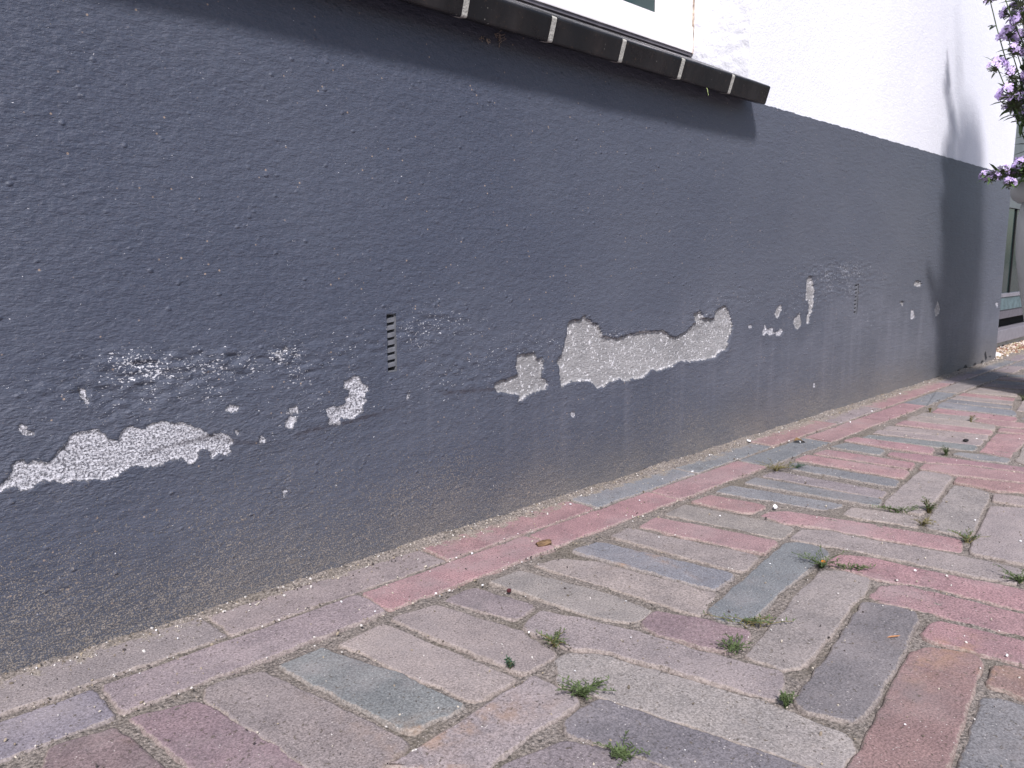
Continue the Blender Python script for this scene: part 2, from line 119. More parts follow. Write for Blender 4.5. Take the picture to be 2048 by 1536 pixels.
CLUST=[[1.782, 0.4896, 0.7884], [1.809, 0.456, 0.7569], [1.755, 0.4249, 0.7276], [1.782, 0.4528, 0.7119], [1.782, 0.4348, 0.677], [1.7685, 0.4624, 0.6512], [1.809, 0.4399, 0.7052], [1.782, 0.4345, 0.6327], [1.809, 0.4291, 0.6154], [1.7685, 0.4367, 0.5957], [1.782, 0.4232, 0.5769], [1.782, 0.4352, 0.5796], [1.809, 0.419, 0.5554], [1.755, 0.399, 0.4571], [1.782, 0.4321, 0.7628], [1.755, 0.4649, 0.7962], [1.782, 0.4416, 0.7876]]
SPRAY=[[1.782, 0.4, 0.4387], [1.7415, 0.4158, 0.4379], [1.728, 0.4328, 0.4394], [1.7145, 0.4495, 0.436], [1.7145, 0.4389, 0.4304], [1.728, 0.4105, 0.4206], [1.755, 0.4069, 0.4438], [1.728, 0.4257, 0.4443]]
FLUFF=[(0.5156, 0.486), (0.522, 0.4854), (0.534, 0.4932), (0.538, 0.4912), (0.5441, 0.4942), (0.5393, 0.4877), (0.4819, 0.4893)]
SPROUT=[0.8613, 0.5402, 0.4831]

# ---------------------------------------------------------------- camera
cd=bpy.data.cameras.new('camera'); cam=bpy.data.objects.new('camera',cd); COL.objects.link(cam)
F_,R_,U_=[Vector(v) for v in CAM]
cam.matrix_world=Matrix(((R_.x,U_.x,-F_.x,0),(R_.y,U_.y,-F_.y,0),(R_.z,U_.z,-F_.z,S),(0,0,0,1)))
cd.sensor_width=36; cd.lens=FPX/2048*36; cd.clip_start=.01; cd.clip_end=500
sc.camera=cam
# ---------------------------------------------------------------- sky and sun
SUN=Vector((.95,1.0,-1.5)).normalized()      # direction the light travels
w=bpy.data.worlds.new('World'); sc.world=w; w.use_nodes=True
nt=w.node_tree; bg=nt.nodes['Background']; sky=nt.nodes.new('ShaderNodeTexSky'); sky.sky_type='NISHITA'
sky.sun_disc=False; sky.sun_elevation=math.asin(-SUN.z); sky.sun_rotation=math.atan2(-SUN.x,-SUN.y)
sky.dust_density=2.0; sky.air_density=1.0
nt.links.new(sky.outputs[0],bg.inputs[0]); bg.inputs[1].default_value=0.13
sl=bpy.data.lights.new('sun','SUN'); sl.energy=4.3; sl.angle=math.radians(7); sl.color=(1,.965,.965)
so=bpy.data.objects.new('sun',sl); COL.objects.link(so); so.rotation_mode='QUATERNION'; so.rotation_quaternion=SUN.to_track_quat('-Z','Y')
sc.view_settings.view_transform='Standard'; sc.view_settings.look='None'; sc.view_settings.exposure=0.27; sc.view_settings.gamma=1
# ---------------------------------------------------------------- helpers
def link(name,me,mat=None,parent=None,**pr):
    o=bpy.data.objects.new(name,me); COL.objects.link(o)
    if mat and me: me.materials.append(mat)
    if parent: o.parent=parent
    for k,v in pr.items(): o[k]=v
    return o
def mesh(name,V,Fc,smooth=False):
    me=bpy.data.meshes.new(name); me.from_pydata([tuple(v) for v in V],[],Fc); me.update()
    if smooth: me.polygons.foreach_set('use_smooth',[True]*len(me.polygons))
    return me
def boxm(name,lo,hi,bev=0):
    bm=bmesh.new(); bmesh.ops.create_cube(bm,size=1)
    for v in bm.verts: v.co=Vector([(lo[i]+hi[i])/2+v.co[i]*(hi[i]-lo[i]) for i in range(3)])
    if bev: bmesh.ops.bevel(bm,geom=bm.edges[:],offset=bev,segments=2,affect='EDGES',profile=.7)
    me=bpy.data.meshes.new(name); bm.to_mesh(me); bm.free(); return me
def gridmesh(name,xs,zs,P):
    """structured grid; P = (nz,nx,3) array"""
    nz,nx=P.shape[:2]; me=bpy.data.meshes.new(name)
    me.vertices.add(nz*nx); me.vertices.foreach_set('co',P.reshape(-1).astype(np.float32))
    i=np.arange(nz-1)[:,None]*nx+np.arange(nx-1)[None,:]; q=np.stack([i,i+1,i+nx+1,i+nx],-1).reshape(-1,4)
    return me,q
def setfaces(me,q,smooth=True):
    n=len(q); me.loops.add(n*4); me.loops.foreach_set('vertex_index',q.reshape(-1).astype(np.int32))
    me.polygons.add(n); me.polygons.foreach_set('loop_start',(np.arange(n)*4).astype(np.int32))
    me.polygons.foreach_set('use_smooth',np.full(n,smooth)); me.update(calc_edges=True); me.validate()
def fattr(me,name,a):
    at=me.attributes.new(name,'FLOAT','POINT'); at.data.foreach_set('value',np.asarray(a,np.float32).reshape(-1))
def vnoise(x,y,sc_,seed):
    """cheap value noise on arrays"""
    r=np.random.default_rng(seed).random((64,64)); X=x/sc_; Y=y/sc_
    xi=np.floor(X).astype(int); yi=np.floor(Y).astype(int); fx=X-xi; fy=Y-yi
    fx=fx*fx*(3-2*fx); fy=fy*fy*(3-2*fy)
    g=lambda a,b:r[a%64,b%64]
    return (g(xi,yi)*(1-fx)+g(xi+1,yi)*fx)*(1-fy)+(g(xi,yi+1)*(1-fx)+g(xi+1,yi+1)*fx)*fy
def sdist(px,pz,poly):
    """signed distance, positive inside"""
    d2=np.full(px.shape,1e9); ins=np.zeros(px.shape,bool); n=len(poly)
    for i in range(n):
        ax,az=poly[i]; bx,bz=poly[(i+1)%n]; ex,ez=bx-ax,bz-az; L=ex*ex+ez*ez+1e-12
        t=np.clip(((px-ax)*ex+(pz-az)*ez)/L,0,1); dx=px-ax-t*ex; dz=pz-az-t*ez
        d2=np.minimum(d2,dx*dx+dz*dz)
        c=(az>pz)!=(bz>pz)
        with np.errstate(divide='ignore',invalid='ignore'):
            xc=ax+(pz-az)/(bz-az if bz!=az else 1e-12)*ex
        ins^=(c&(px<xc))
    d=np.sqrt(d2); return np.where(ins,d,-d)
# material node helper
class M:
    def __init__(s,name):
        s.m=bpy.data.materials.new(name); s.m.use_nodes=True; s.t=s.m.node_tree; s.b=s.t.nodes['Principled BSDF']
        s.b.inputs['Specular IOR Level'].default_value=.3
    def n(s,ty,**k):
        nd=s.t.nodes.new(ty)
        for a,v in k.items():
            if a in ('operation','blend_type','data_type','feature','distance','attribute_name','noise_dimensions','interpolation_type'): setattr(nd,a,v)
            else: s.set(nd,a,v)
        return nd
    def set(s,nd,key,v):
        key=key.replace('_',' ')
        try: i=nd.inputs[key]
        except KeyError: i=nd.inputs[int(key[1:])]
        if isinstance(v,bpy.types.NodeSocket): s.t.links.new(v,i)
        elif isinstance(v,bpy.types.Node): s.t.links.new(v.outputs[0],i)
        else: i.default_value=v
    def coord(s,scale=(1,1,1)):
        tc=s.n('ShaderNodeTexCoord'); mp=s.n('ShaderNodeMapping'); s.t.links.new(tc.outputs['Object'],mp.inputs[0]); mp.inputs['Scale'].default_value=scale; return mp.outputs[0]
    def noise(s,scale,detail=4,rough=.55,vec=None,dist=0):
        nd=s.n('ShaderNodeTexNoise',Scale=scale,Detail=detail,Roughness=rough,Distortion=dist)
        s.t.links.new(vec if vec is not None else s.coord(),nd.inputs['Vector']); return nd.outputs[0]
    def voro(s,scale,vec=None,feature='F1',out=0,rand=1.0):
        nd=s.n('ShaderNodeTexVoronoi',feature=feature,Scale=scale,Randomness=rand); s.t.links.new(vec if vec is not None else s.coord(),nd.inputs['Vector']); return nd.outputs[out]
    def ramp(s,v,a,b,lo=0.,hi=1.,smooth=True):
        nd=s.n('ShaderNodeMapRange',Value=v); nd.inputs[1].default_value=a; nd.inputs[2].default_value=b; nd.inputs[3].default_value=lo; nd.inputs[4].default_value=hi
        if smooth: nd.interpolation_type='SMOOTHSTEP'
        return nd.outputs[0]
    def math(s,op,a,b=0.):
        nd=s.n('ShaderNodeMath',operation=op); s.set(nd,'_0'[1:] and '#0',a); s.set(nd,'#1',b); return nd.outputs[0]
    def mix(s,f,a,b,mode='MIX'):
        nd=s.t.nodes.new('ShaderNodeMix'); nd.data_type='RGBA'; nd.blend_type=mode
        for i,v in ((0,f),(6,a),(7,b)):
            if isinstance(v,bpy.types.NodeSocket): s.t.links.new(v,nd.inputs[i])
            else: nd.inputs[i].default_value=v if i==0 else (*v,1)[:4]
        return nd.outputs[2]
    def attr(s,name,fac=True):
        nd=s.n('ShaderNodeAttribute',attribute_name=name); return nd.outputs['Fac' if fac else 'Color']
    def sep(s,v,i):
        nd=s.n('ShaderNodeSeparateXYZ'); s.t.links.new(v,nd.inputs[0]); return nd.outputs[i]
    def bump(s,h,strength=1.,dist=.001,prev=None):
        nd=s.n('ShaderNodeBump',Strength=strength,Distance=dist,Height=h)
        if prev is not None: s.t.links.new(prev,nd.inputs['Normal'])
        return nd.outputs[0]
    def done(s,col=None,rough=None,nor=None):
        for k,v in (('Base Color',col),('Roughness',rough),('Normal',nor)):
            if v is None: continue
            if isinstance(v,bpy.types.NodeSocket): s.t.links.new(v,s.b.inputs[k])
            else: s.b.inputs[k].default_value=(*v,1) if isinstance(v,tuple) else v
        return s.m
def plain(name,col,rough=.7,var=.12,scale=60,bump=0.,bscale=300):
    m=M(name); n=m.noise(scale,5); c=m.mix(m.ramp(n,.3,.7),tuple(x*(1-var) for x in col),tuple(min(1,x*(1+var)) for x in col))
    nor=m.bump(m.noise(bscale,4),1,bump) if bump else None
    return m.done(c,rough,nor)
# ---- painted plinth material
def mat_plinth():
    m=M('dark_masonry_paint'); co=m.coord()
    # stretched coordinates so the ridges of the plaster run level
    st=m.coord((1,1,2.3)); z=m.sep(co,2)
    big=m.noise(5,3,vec=co)
    paint=m.mix(m.ramp(big,.3,.7),(.049,.059,.090),(.065,.075,.106))
    fine=m.noise(420,3,.6,co)
    paint=m.mix(m.ramp(fine,.35,.75,0,.35),paint,(.105,.108,.145))
    paint=m.mix(m.math('MULTIPLY',m.ramp(m.sep(co,0),.15,1.7,0,.42),m.ramp(m.noise(4,4,.6,co),.2,.7,.7,1.1)),paint,(.135,.138,.155))  # grazing sheen and vignetting put into the colour: paint lightens along the wall
    # chalky streaks running down under the peeled belt
    sv=m.coord((42,1,2.2)); stn=m.noise(1,5,.6,sv)
    belt=m.math('MULTIPLY',m.ramp(z,.01,.06),m.ramp(z,.26,.13))
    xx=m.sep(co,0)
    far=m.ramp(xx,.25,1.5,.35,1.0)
    stf=m.math('MULTIPLY',m.math('MULTIPLY',m.ramp(stn,.48,.78,0,.38),belt),far)
    paint=m.mix(stf,paint,(.21,.21,.25))
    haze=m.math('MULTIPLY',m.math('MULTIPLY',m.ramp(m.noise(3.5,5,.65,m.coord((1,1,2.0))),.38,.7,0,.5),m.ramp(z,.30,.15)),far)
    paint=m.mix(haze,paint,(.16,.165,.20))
    # sand and mud splash, thick near the ground
    up=m.ramp(z,.0,.18,1,0,False); up=m.math('MULTIPLY',up,m.ramp(m.noise(9,5,.65,m.coord((1,1,1.2))),.3,.68,.82,1.1))
    g1=m.noise(1050,2,.6,co); thr=m.math('SUBTRACT',.70,m.math('MULTIPLY',up,.235))
    gr=m.ramp(m.math('SUBTRACT',g1,thr),0,.05)
    gcol=m.mix(m.noise(900,1,.5,co),(.12,.105,.095),(.36,.315,.28))
    wash=m.mix(m.math('MULTIPLY',m.ramp(z,.0,.09,.34,0),m.ramp(m.noise(11,4,.6,co),.3,.7,.7,1)),paint,(.115,.110,.108))
    paint=m.mix(m.math('MULTIPLY',gr,.85),wash,gcol)
    # stray rusty flecks all over
    vo=m.voro(130,co); fl=m.math('MULTIPLY',m.ramp(vo,.13,.07),m.ramp(m.noise(60,2,.5,co),.53,.60))
    paint=m.mix(m.math('MULTIPLY',fl,.75),paint,(.36,.27,.21))
    # tiny knocked-off specks where the coat is breaking
    sp=m.attr('speck'); v2=m.noise(430,2,.65,m.coord((1,1,1.7)),.6); v3=m.noise(30,2,.5,co)
    th=m.math('SUBTRACT',.745,m.math('MULTIPLY',m.math('MULTIPLY',sp,m.ramp(v3,.3,.7,.6,1.2)),.215))
    spk=m.ramp(m.math('SUBTRACT',v2,th),0,.012)
    # bare patches
    sd=m.attr('bare'); e1=m.math('MULTIPLY',m.math('SUBTRACT',m.noise(260,7,.85,co),.5),.0105)
    e2=m.math('MULTIPLY',m.math('SUBTRACT',m.noise(60,2,.5,co),.5),.003)
    sdn=m.math('ADD',m.math('ADD',sd,e1),e2)
    bare=m.ramp(sdn,-.00015,.00035)
    con=m.mix(m.ramp(m.noise(25,4,.6,co),.3,.7),(.25,.245,.255),(.36,.35,.36))
    con=m.mix(m.ramp(m.noise(500,3,.7,co),.35,.7,0,.6),con,(.20,.195,.20))
    wsp=m.ramp(m.noise(300,2,.6,co),.60,.66); con=m.mix(m.math('MULTIPLY',wsp,.8),con,(.72,.71,.74))
    mo=m.attr('mottle'); mn=m.ramp(m.noise(620,3,.75,co),.42,.56)
    con2=m.mix(mn,(.13,.13,.15),(.56,.555,.60)); con=m.mix(mo,con,con2)
    rim=m.math('MULTIPLY',m.ramp(sdn,.0035,.0,0,.75),m.ramp(m.noise(45,2,.5,co),.42,.58)); con=m.mix(m.math('MULTIPLY',rim,.7),con,(.58,.57,.61))
    col=m.mix(bare,paint,con); col=m.mix(spk,col,(.62,.62,.67))
    dk=m.attr('scar'); dkn=m.math('ADD',dk,m.math('MULTIPLY',m.math('SUBTRACT',m.noise(400,3,.6,co),.5),.004))
    dmask=m.ramp(dkn,0,.0006); col=m.mix(dmask,col,(.008,.008,.012))
    ck=m.attr('crack'); ckn=m.math('MULTIPLY',m.ramp(m.math('ADD',ck,m.math('MULTIPLY',m.math('SUBTRACT',m.noise(120,4,.7,co),.5),.006)),.003,.0,0,.6),m.ramp(m.noise(25,2,.5,co),.4,.6))
    col=m.mix(ckn,col,(.035,.028,.035))
    h1=m.math('MULTIPLY',m.noise(250,4,.62,st,.3),1.25); h2=m.voro(85,m.coord((1,1,1.25))); lump=m.ramp(h2,.24,.03); lump=m.math('MULTIPLY',lump,m.ramp(m.noise(45,2,.5,co),.48,.61))
    nearpatch=m.ramp(m.math('MAXIMUM',sp,m.ramp(sd,-.03,0)),0,1,1,1.8)
    h=m.math('ADD',m.math('MULTIPLY',h1,nearpatch),m.math('MULTIPLY',lump,1.05))
    h=m.math('ADD',h,m.math('MULTIPLY',gr,.4)); h=m.math('ADD',h,m.math('MULTIPLY',m.noise(40,3,.5,m.coord((1,1,1.8))),.5))
    h=m.math('SUBTRACT',h,m.math('MULTIPLY',spk,.5)); h=m.math('SUBTRACT',h,m.math('MULTIPLY',bare,1.0)); h=m.math('SUBTRACT',h,m.math('MULTIPLY',dmask,1.2))
    nor=m.bump(h,.9,.00085)
    rg=m.mix(bare,(.52,.52,.52),(.95,.95,.95))
    m.b.inputs['Specular IOR Level'].default_value=.42
    return m.done(col,rg,nor)
def mat_white(name,amp=.0011,sc_=300):
    m=M(name); co=m.coord(); c=m.mix(m.ramp(m.noise(4,4,.6,co),.3,.7),(.71,.715,.78),(.76,.765,.83))
    c=m.mix(m.ramp(m.noise(500,2,.5,co),.62,.75,0,.4),c,(.48,.48,.53))
    h=m.math('ADD',m.noise(sc_,4,.6,co),m.math('MULTIPLY',m.noise(sc_*.3,3,.5,co),.8))
    return m.done(c,.85,m.bump(h,.9,amp))
def mat_paver():
    m=M('concrete_paving_brick'); co=m.coord(); base=m.attr('bcol',False)
    n1=m.noise(28,5,.65,co); c=m.mix(m.ramp(n1,.25,.75),(.82,.82,.84),(1.15,1.13,1.12)); col=m.mix(1.0,base,c,'MULTIPLY')
    n2=m.noise(700,3,.7,co); c2=m.mix(m.ramp(n2,.3,.7),(.60,.60,.60),(1.32,1.32,1.32)); col=m.mix(1.0,col,c2,'MULTIPLY')
    # aggregate: pale and dark grains
    v=m.voro(430,co); k=m.noise(210,2,.5,co)
    col=m.mix(m.math('MULTIPLY',m.ramp(v,.24,.10),m.ramp(k,.56,.62,0,.75)),col,(.62,.57,.55))
    col=m.mix(m.math('MULTIPLY',m.ramp(v,.26,.12),m.ramp(k,.44,.38,0,.8)),col,(.055,.05,.055))
    # paler scuffed skin and rust blooms
    col=m.mix(m.ramp(m.noise(11,5,.65,co),.45,.75,0,.45),col,(.30,.262,.262)); col=m.mix(m.ramp(m.noise(17,4,.6,m.coord((1,1.3,1))),.58,.75,0,.35),col,(.14,.13,.135))
    ru=m.attr('rust'); col=m.mix(m.math('MULTIPLY',ru,m.ramp(m.noise(60,4,.6,co),.40,.66,0,.75)),col,(.33,.205,.125))
    # worn arrises show the pinkish mortar body, packed sand lies against them
    ed=m.attr('edge'); e=m.ramp(m.math('ADD',ed,m.math('MULTIPLY',m.math('SUBTRACT',m.noise(130,4,.7,co),.5),1.5)),.42,.75)
    ecol=m.mix(m.ramp(m.noise(520,2,.6,co),.42,.58),(.17,.14,.12),(.33,.28,.25))
    col=m.mix(m.math('MULTIPLY',e,.6),col,ecol)
    # loose sand drifted over the brick beside the wall
    sa=m.attr('sand'); sn=m.noise(70,5,.7,co); s1=m.ramp(m.math('ADD',sa,m.math('MULTIPLY',m.math('SUBTRACT',sn,.5),1.3)),.45,.62)
    scol=m.mix(m.ramp(m.noise(800,2,.6,co),.4,.6),(.14,.12,.10),(.34,.30,.265))
    col=m.mix(m.math('MULTIPLY',s1,.9),col,scol)
    # specks of grit scattered over everything
    g=m.noise(260,3,.72,co); sg=m.math('ADD',.655,m.math('MULTIPLY',m.noise(8,2,.5,co),-.05)); gm=m.ramp(m.math('SUBTRACT',g,sg),0,.02)
    col=m.mix(m.math('MULTIPLY',gm,.75),col,(.09,.075,.06))
    h=m.math('ADD',m.noise(520,4,.7,co),m.math('MULTIPLY',m.noise(90,4,.6,co),1.0)); h=m.math('SUBTRACT',h,m.math('MULTIPLY',m.ramp(v,.3,.1),.25)); h=m.math('ADD',h,m.math('MULTIPLY',gm,.5))
    m.b.inputs['Specular IOR Level'].default_value=.2
    return m.done(col,.93,m.bump(h,.85,.0007))
def mat_sand():
    m=M('joint_sand'); co=m.coord(); a=m.noise(520,3,.75,co); b=m.noise(14,4,.6,co)
    c=m.mix(m.ramp(a,.3,.7),(.08,.070,.063),(.31,.268,.245)); c=m.mix(m.ramp(b,.45,.7,0,.45),c,(.115,.10,.07))
    v=m.voro(330,co); c=m.mix(m.ramp(v,.2,.12,0,.6),c,(.50,.45,.42)); c=m.mix(m.math('MULTIPLY',m.ramp(m.noise(240,2,.6,co),.62,.68),.8),c,(.05,.045,.04))
    h=m.math('ADD',m.noise(420,4,.75,co),m.math('MULTIPLY',v,-.8))
    return m.done(c,.95,m.bump(h,1,.0016))
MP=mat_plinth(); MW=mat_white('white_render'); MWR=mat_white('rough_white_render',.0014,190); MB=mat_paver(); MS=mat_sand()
def mat_sill():
    m=M('black_glazed_tile'); co=m.coord(); c=m.mix(m.ramp(m.noise(22,5,.65,m.coord((1,1,.35))),.4,.75),(.009,.009,.011),(.026,.023,.024))
    sp=m.math('MULTIPLY',m.ramp(m.voro(170,co),.11,.06),m.ramp(m.noise(45,3,.6,co),.53,.6)); c=m.mix(m.math('MULTIPLY',sp,.8),c,(.30,.29,.27))
    c=m.mix(m.math('MULTIPLY',m.ramp(m.noise(260,3,.7,co),.62,.7),.5),c,(.075,.05,.035))
    return m.done(c,m.ramp(m.noise(30,4),.3,.7,.22,.5),m.bump(m.noise(300,3),.6,.0002))
MSILL=mat_sill(); MMORT=plain('pale_mortar',(.42,.41,.38),.95,.25,500,.0008,500)
MFR=plain('white_window_paint',(.80,.77,.80),.35,.03,30,.0001,60)
def mat_glass(name,c1,c2):
    m=M(name); c=m.mix(m.ramp(m.noise(3,2),.3,.7),c1,c2); m.b.inputs['Specular IOR Level'].default_value=.35; return m.done(c,.12)
MGL=mat_glass('dark_window_glass',(.022,.045,.045),(.04,.07,.068)); MGL2=mat_glass('door_glass',(.010,.022,.025),(.018,.035,.036))
MBL=plain('vent_cavity_black',(.004,.004,.005),.95,.1); MVENT=plain('grey_plastic_grille',(.13,.135,.155),.6,.15,200,.0002,400)
MCONC=plain('pale_concrete',(.50,.47,.43),.9,.15,30,.0008,300); MTEAL=plain('weathered_teal_metal',(.10,.145,.16),.45,.25,40,.0002,200)
MGREY=plain('grey_aluminium',(.21,.20,.23),.4,.12,60); MGREYD=plain('dark_grey_metal',(.12,.11,.13),.5,.15,60)  # second metal: darker grey for the lower rail and sill packing
# ================================================================ ground
PA=math.cos(PANG),math.sin(PANG)
EYE=Vector((0,0,S))
COLS=dict(T=(.300,.262,.256),P=(.325,.208,.218),G=(.208,.211,.226),M=(.290,.245,.258),L=(.245,.232,.255),N=(.262,.225,.235),V=(.262,.198,.215),R=(.262,.178,.172),D=(.190,.187,.195),B=(.225,.165,.170))
def chaikin(P,cut):
    out=[]; n=len(P)
    for i in range(n):
        a,b=Vector(P[i]),Vector(P[(i+1)%n]); L=(b-a).length; c=min(cut,L*.3); d=(b-a)/max(L,1e-9)
        out+=[a+d*c,b-d*c]
    return out
def resample(P,step):
    out=[]; n=len(P)
    for i in range(n):
        a,b=P[i],P[(i+1)%n]; L=(b-a).length; k=max(1,int(L/step))
        if L<1e-5: continue
        for j in range(k): out.append(a+(b-a)*j/k)
    return out
BV=[];BF=[];BC=[];BE=[]
ALL=[]
def area(P): return sum(P[i][0]*P[(i+1)%len(P)][1]-P[(i+1)%len(P)][0]*P[i][1] for i in range(len(P)))/2
def offs(P,d):
    n=len(P); out=[]
    for i in range(n):
        t=P[(i+2)%n]-P[i-2]; 
        if t.length<1e-9: out.append(P[i].copy()); continue
        t.normalize(); out.append(P[i]+Vector((-t.y,t.x))*d)
    return out
def brick(poly,c,gap=-.0005,jit=.0005,z0=None):
    P=[Vector(p) for p in poly]
    if area(P)<0: P.reverse()
    cen=sum(P,Vector((0,0)))/len(P); dist=math.hypot(cen.x,cen.y)
    ALL.append([tuple(p) for p in P])
    P=chaikin(P,.0028 if dist<1.3 else .002); P=chaikin(P,.001)
    st=.004 if dist<.8 else (.008 if dist<1.6 else .02)
    P=resample(P,st); P=offs(P,gap)
    ph=random.random()*100
    def nj(p,s): return Vector((p.x+(vn(p.x,p.y,ph)+.6*vn(p.x*3,p.y*3,ph)-.8)*s*2,p.y+(vn(p.y,p.x,ph+9)-.5)*s*2))
    P=[nj(p,jit*2.6) for p in P]; P=[nj(p+Vector((random.uniform(-1,1),random.uniform(-1,1)))*jit*.45,0) for p in P]
    dz=random.uniform(-.0010,.0008) if z0 is None else z0; tx,ty=random.uniform(-.004,.004),random.uniform(-.004,.004)
    H=lambda p,z:(p.x,p.y,z+dz+(p.x-cen.x)*tx+(p.y-cen.y)*ty)
    rings=[(P,-.015,1.),(P,-.0030,1.),(offs(P,.0005),-.0013,.95),(offs(P,.0013),-.0004,.72),(offs(P,.0026),0.,.3)]
    col=COLS[c]; f=random.uniform(.93,1.07); col=tuple(x*.86*f*random.uniform(.97,1.03) for x in col)
    b0=len(BV); n=len(P)
    for R,z,e in rings:
        for p in R:
            zz=z+(random.uniform(-.0004,.0003) if .5<e<1 else 0)
            BV.append(H(p,zz)); BE.append(e); BC.append(col)
    for k in range(len(rings)-1):
        for i in range(n):
            a=b0+k*n+i; b=b0+k*n+(i+1)%n; BF.append((a,b,b+n,a+n))
    BF.append(tuple(b0+(len(rings)-1)*n+i for i in range(n)))
_r=np.random.default_rng(3).random((128,128))
def vn(x,y,ph):
    X=x/.014+ph*7.3; Y=y/.014+ph*3.1; xi,yi=int(math.floor(X)),int(math.floor(Y)); fx,fy=X-xi,Y-yi; fx=fx*fx*(3-2*fx); fy=fy*fy*(3-2*fy)
    g=lambda a,b:_r[a%128,b%128]
    return (g(xi,yi)*(1-fx)+g(xi+1,yi)*fx)*(1-fy)+(g(xi,yi+1)*(1-fx)+g(xi+1,yi+1)*fx)*fy
for c,poly in BRICKS: brick(poly,c)
for xs,cs,y0,y1 in ROWS:
    for i in range(len(xs)-1):
        a,b=xs[i]+.0014,xs[i+1]-.0014; c=cs[i] if i<len(cs) else random.choice('TGPM')
        j=lambda s=.0012:random.uniform(-s,s)
        brick([(a+j(),y0+j()),(b+j(),y0+j()),(b+j(),y1+j()),(a+j(),y1+j())],c)
# the same elbow pattern carried on where the photo does not look
def pin(q,P):
    ins=False; n=len(P)
    for i in range(n):
        (ax,ay),(bx,by)=P[i],P[(i+1)%n]
        if (ay>q[1])!=(by>q[1]) and q[0]<ax+(q[1]-ay)/(by-ay)*(bx-ax): ins=not ins
    return ins
traced=list(ALL); bbs=[(min(p[0] for p in P),max(p[0] for p in P),min(p[1] for p in P),max(p[1] for p in P)) for P in traced]
def free(q,m=.0):
    if q[1]>1.757*S-.002: return False
    for P,b in zip(traced,bbs):
        if b[0]<=q[0]<=b[1] and b[2]<=q[1]<=b[3] and pin(q,P): return False
    return True
Wd=.0475; 
def loc2w(a,b): return (a*PA[0]-b*PA[1],a*PA[1]+b*PA[0])
def filler():
    for i in range(-70,90):
        for k in range(-40,40):
            # 4:1 herringbone lattice
            for typ in (0,1):
                ox=(i+4*k)*Wd; oy=(i-4*k)*Wd
                if typ==0: a0,b0,a1,b1=ox,oy,ox+4*Wd,oy+Wd
                else: a0,b0,a1,b1=ox,oy+Wd,ox+Wd,oy+5*Wd
                cx,cy=loc2w((a0+a1)/2,(b0+b1)/2)
                if not(-1.0<cx<3.6 and -1.6<cy<.48): continue
                if -.2<cx<1.9 and cy>.18 and False: continue
                g=.0016; A0,B0,A1,B1=a0+g,b0+g,a1-g,b1-g
                N=12; ok=[]
                for u in range(N+1):
                    if typ==0: ok.append(all(free(loc2w(A0+(A1-A0)*u/N,B0+(B1-B0)*v)) for v in (0,.5,1)))
                    else: ok.append(all(free(loc2w(A0+(A1-A0)*v,B0+(B1-B0)*u/N)) for v in (0,.5,1)))
                best=(0,-1); s0=None
                for u in range(N+2):
                    if u<=N and ok[u]:
                        if s0 is None: s0=u
                    elif s0 is not None:
                        if u-1-s0>best[1]-best[0]: best=(s0,u-1)
                        s0=None
                if best[1]-best[0]>=2:
                    p0,p1=best[0]/N,best[1]/N
                    if typ==0: a_,b_=A0+(A1-A0)*p0,A0+(A1-A0)*p1; Q=[(a_,B0),(b_,B0),(b_,B1),(a_,B1)]
                    else: a_,b_=B0+(B1-B0)*p0,B0+(B1-B0)*p1; Q=[(A0,a_),(A1,a_),(A1,b_),(A0,b_)]
                    brick([loc2w(*p) for p in Q],random.choice('TTTPPGGNRMD'))
filler()
me=mesh('pavement',BV,BF)
me.polygons.foreach_set('use_smooth',[len(f)==4 for f in BF])
ca=me.color_attributes.new('bcol','FLOAT_COLOR','POINT'); ca.data.foreach_set('color',np.array([(*c,1) for c in BC],np.float32).reshape(-1))
fattr(me,'edge',BE)
V=np.array(BV)
# sand drift: strongest against the wall
d=(YW-V[:,1]); sand=np.clip(1-d/.022,0,1)*.75+np.clip(1-d/.105,0,1)*.12+.10*np.clip(V[:,0]*.5,0,1)
fattr(me,'sand',np.where(V[:,0]<.22,sand*.75,sand))
ru=np.zeros(len(V))
for px,py,r in RUST: ru=np.maximum(ru,np.exp(-(((V[:,0]-px)**2+(V[:,1]-py)**2)/(r*r))))
fattr(me,'rust',ru)
link('pavement',me,MB,None,kind='structure')
# sand bed under and between the bricks; rises to a small drift along the wall
def bedgrid(x0,x1,y0,y1,sx,sy,fz):
    xs=np.arange(x0,x1+sx*.5,sx); ys=np.arange(y0,y1+sy*.5,sy); X,Y=np.meshgrid(xs,ys)
    return np.stack([X,Y,fz(X,Y)],-1)
def bedz(X,Y):
    d=YW-Y
    z=-.0022+(vnoise(X,Y,.03,1)-.5)*.0022+(vnoise(X,Y,.008,2)-.5)*.0016+(vnoise(X,Y,.0035,5)-.5)*.0010
    dr=np.clip(1-d/((.011+.012*vnoise(X,Y,.09,3))*np.clip(1.25-.35*X,.5,1)*np.clip(.30+1.5*X,.3,1)),0,1); z=z+dr*(.0050+.0032*vnoise(X,Y,.05,4))*np.clip((X+.1)/.5,.55,1)
    return z
# near field fine, far field coarse, outside: a wide plain sheet
parts=[]
def addbed(x0,x1,y0,y1,s):
    P=bedgrid(x0,x1,y0,y1,s,s,bedz); return P
me,q=gridmesh('ground',None,None,addbed(0,1.5,.02,YW+.004,.0032)); setfaces(me,q)
bed=link('joint_sand',me,MS,None,kind='structure')
me,q=gridmesh('ground',None,None,addbed(1.5,3.6,.02,YW+.004,.008)); setfaces(me,q); b2=link('joint_sand',me,MS,None,kind='structure')
me=mesh('ground',[(-60,-60,-.0085),(60,-60,-.0085),(60,60,-.0085),(-60,60,-.0085)],[(0,1,2,3)]); link('ground',me,MS,None,kind='structure')
